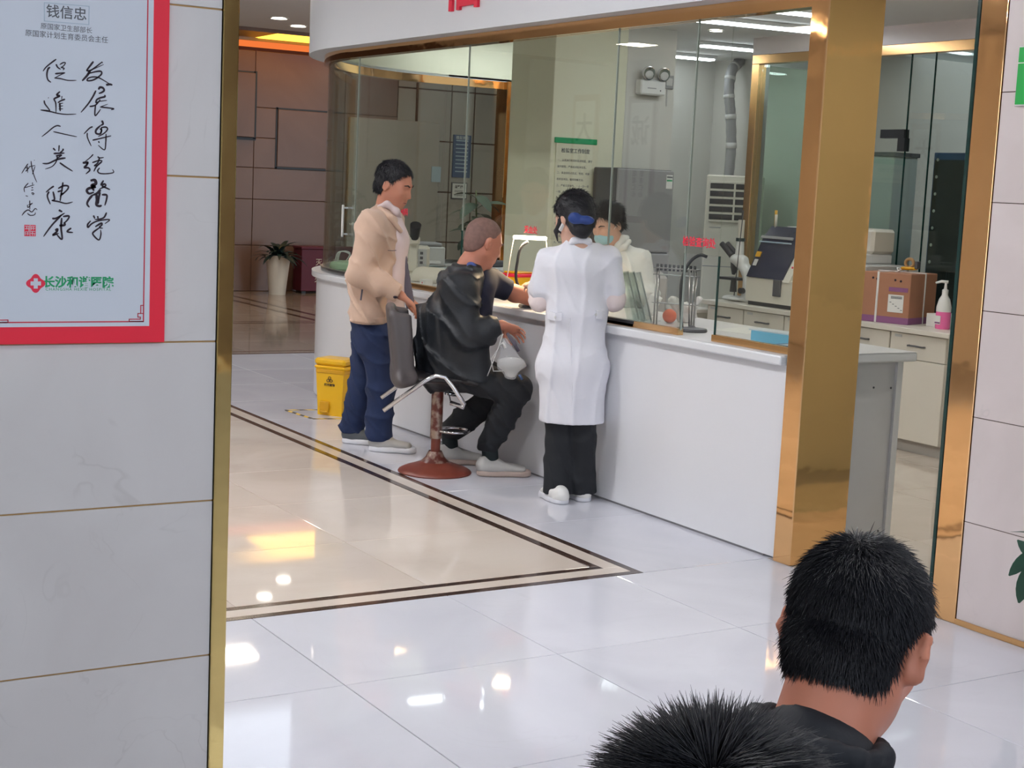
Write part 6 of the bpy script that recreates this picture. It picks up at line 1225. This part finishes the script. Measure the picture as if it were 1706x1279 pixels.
simple('chair_back', 'brown swivel chair back behind the counter', 'chair', 6.05, 8.25, 0, [('back', 'cab_grey', (-.05, .05, -.22, .22, .62, 1.05, .04)), ('seat', 'cab_grey', (-.45, .0, -.22, .22, .44, .52, .03)), ('column', 'steel', (-.24, -.20, -.02, .02, .06, .44)), ('base', 'black_plastic', (-.42, -.02, -.2, .2, 0, .06, .02))], .5)
dp = thing('drip_stand', 'thin steel stand with a cross bar inside the rounded glass end', 'stand', (4.95, 10.35, .906)); MB().tube([(0, 0, 0), (0, 0, .34)], .008, 8).build('rod', 'steel', dp, smooth=4); MB().tube([(-.05, .03, .33), (.05, -.03, .33)], .009, 8).build('cross_bar', 'chrome', dp, smooth=4); MB().lathe([(.05, 0), (.05, .01), (.01, .015)], n=16).build('foot', 'steel', dp, smooth=.7)
gh = thing('glass_handle', 'pale vertical pull handle on the glass beside the standing man', 'handle'); hpt = onx(579, 368, GXX); bx('bar', 'white_plastic', gh, GXX-.045, GXX-.030, hpt[1]-.008, hpt[1]+.008, hpt[2]-.11, hpt[2]+.11, .004)
for z_ in (-.09, .09): bx('standoff', 'chrome', gh, GXX-.032, GXX-.0, hpt[1]-.006, hpt[1]+.006, hpt[2]+z_-.006, hpt[2]+z_+.006)
based(gh, (GXX-.03, hpt[1], hpt[2]))
# ---------------------------------------------------------------- signs on the far wall, seen through the glass
sg = thing('directory_board', 'dark blue directory board on the grey far wall', 'sign'); bx('board', 'blue_board', sg, 10.66, 10.95, FARY-.03, FARY, 1.66, 2.27, .003)
for i in range(9): bx('text_row', 'blue_pale', sg, 10.70, 10.90, FARY-.032, FARY-.03, 1.74+.055*i, 1.755+.055*i)
text('heading', '楼层索引', .055, 'paper', face_my(10.805, FARY-.031, 2.21), sg, 0, .0005); based(sg, (10.8, FARY, 1.66))
sg = thing('small_notice', 'small white framed notice under the blue directory board', 'notice'); bx('frame', 'dark_grey', sg, 10.66, 10.92, FARY-.02, FARY, 1.35, 1.59, .002); bx('sheet', 'paper', sg, 10.675, 10.905, FARY-.023, FARY-.019, 1.365, 1.575); text('heading', '温馨提示', .045, 'ink', face_my(10.80, FARY-.0235, 1.51), sg, .001, .0005)
for i in range(2): text('text_line', '请保持安静', .036, 'ink_grey', face_my(10.79, FARY-.0235, 1.45-.055*i), sg, 0, .0005)
based(sg, (10.79, FARY, 1.35))
tag(bx('pale_plate', 'blue_pale', None, 10.30, 10.45, FARY-.065, FARY-.051, 1.58, 1.80, .002), 'small pale blue plate on the grey far wall', 'plate')

ltube(5.3, 6.8, 4.2, 'unseen linear lamp added near the open glass door', 0, 'led_door'); ltube(5.3, 6.9, 7.6, 'linear lamp above the counter work place', -.1)  # lamp by the door is unseen, added to brighten that end of the lab
ltube(8.4, 9.9, 7.2, 'linear lamp of the room behind the glass partition', -.1)
# ================================================================ LAMPS OF THE HALL, SEEN AND ADDED
a = onz(465, 30, 3.30); downlight(a[0], a[1], 3.30, 'round recessed lamp in the far hall ceiling, nearer of two', 1.5, power=10); a = onz(497, 43, 3.30); downlight(a[0], a[1], 3.30, 'round recessed lamp in the far hall ceiling, farther of two', 1.5, power=10)
def added_panel_lamp(x, y, z=3.30, s=.17, warm=False, m='panel_white'):  # out-of-view lamps, added to light the hall
    l = thing('added_panel_lamp', 'unseen square ceiling lamp added to light the hall', 'lamp', (x, y, z), 0, 'unseen square ceiling lamps added to the hall')
    bx('frame', 'white_plastic', l, -s-.02, s+.02, -s-.02, s+.02, -.02, -.001, .002); bx('diffuser', 'panel_warm' if warm else m, l, -s, s, -s, s, -.024, -.0205)
emis('panel_warm', (1, .86, .68), 42.0)
for x, y in ((10.0, 16.6), (5.5, 14.0), (1.0, 13.5), (-1.6, 14.6), (-1.6, 11.6)): added_panel_lamp(x, y, warm=True)  # those by the side wall added to brighten the scrolls and their mirror image
for x, y in ((2.0, 6.4), (2.0, 9.4), (.2, 7.8), (2.0, 3.9)): added_panel_lamp(x, y, m='panel_hall')
for x, y in ((2.6, 1.2), (-.6, 1.2), (-.6, -2.2), (2.6, -2.2)): added_panel_lamp(x, y)
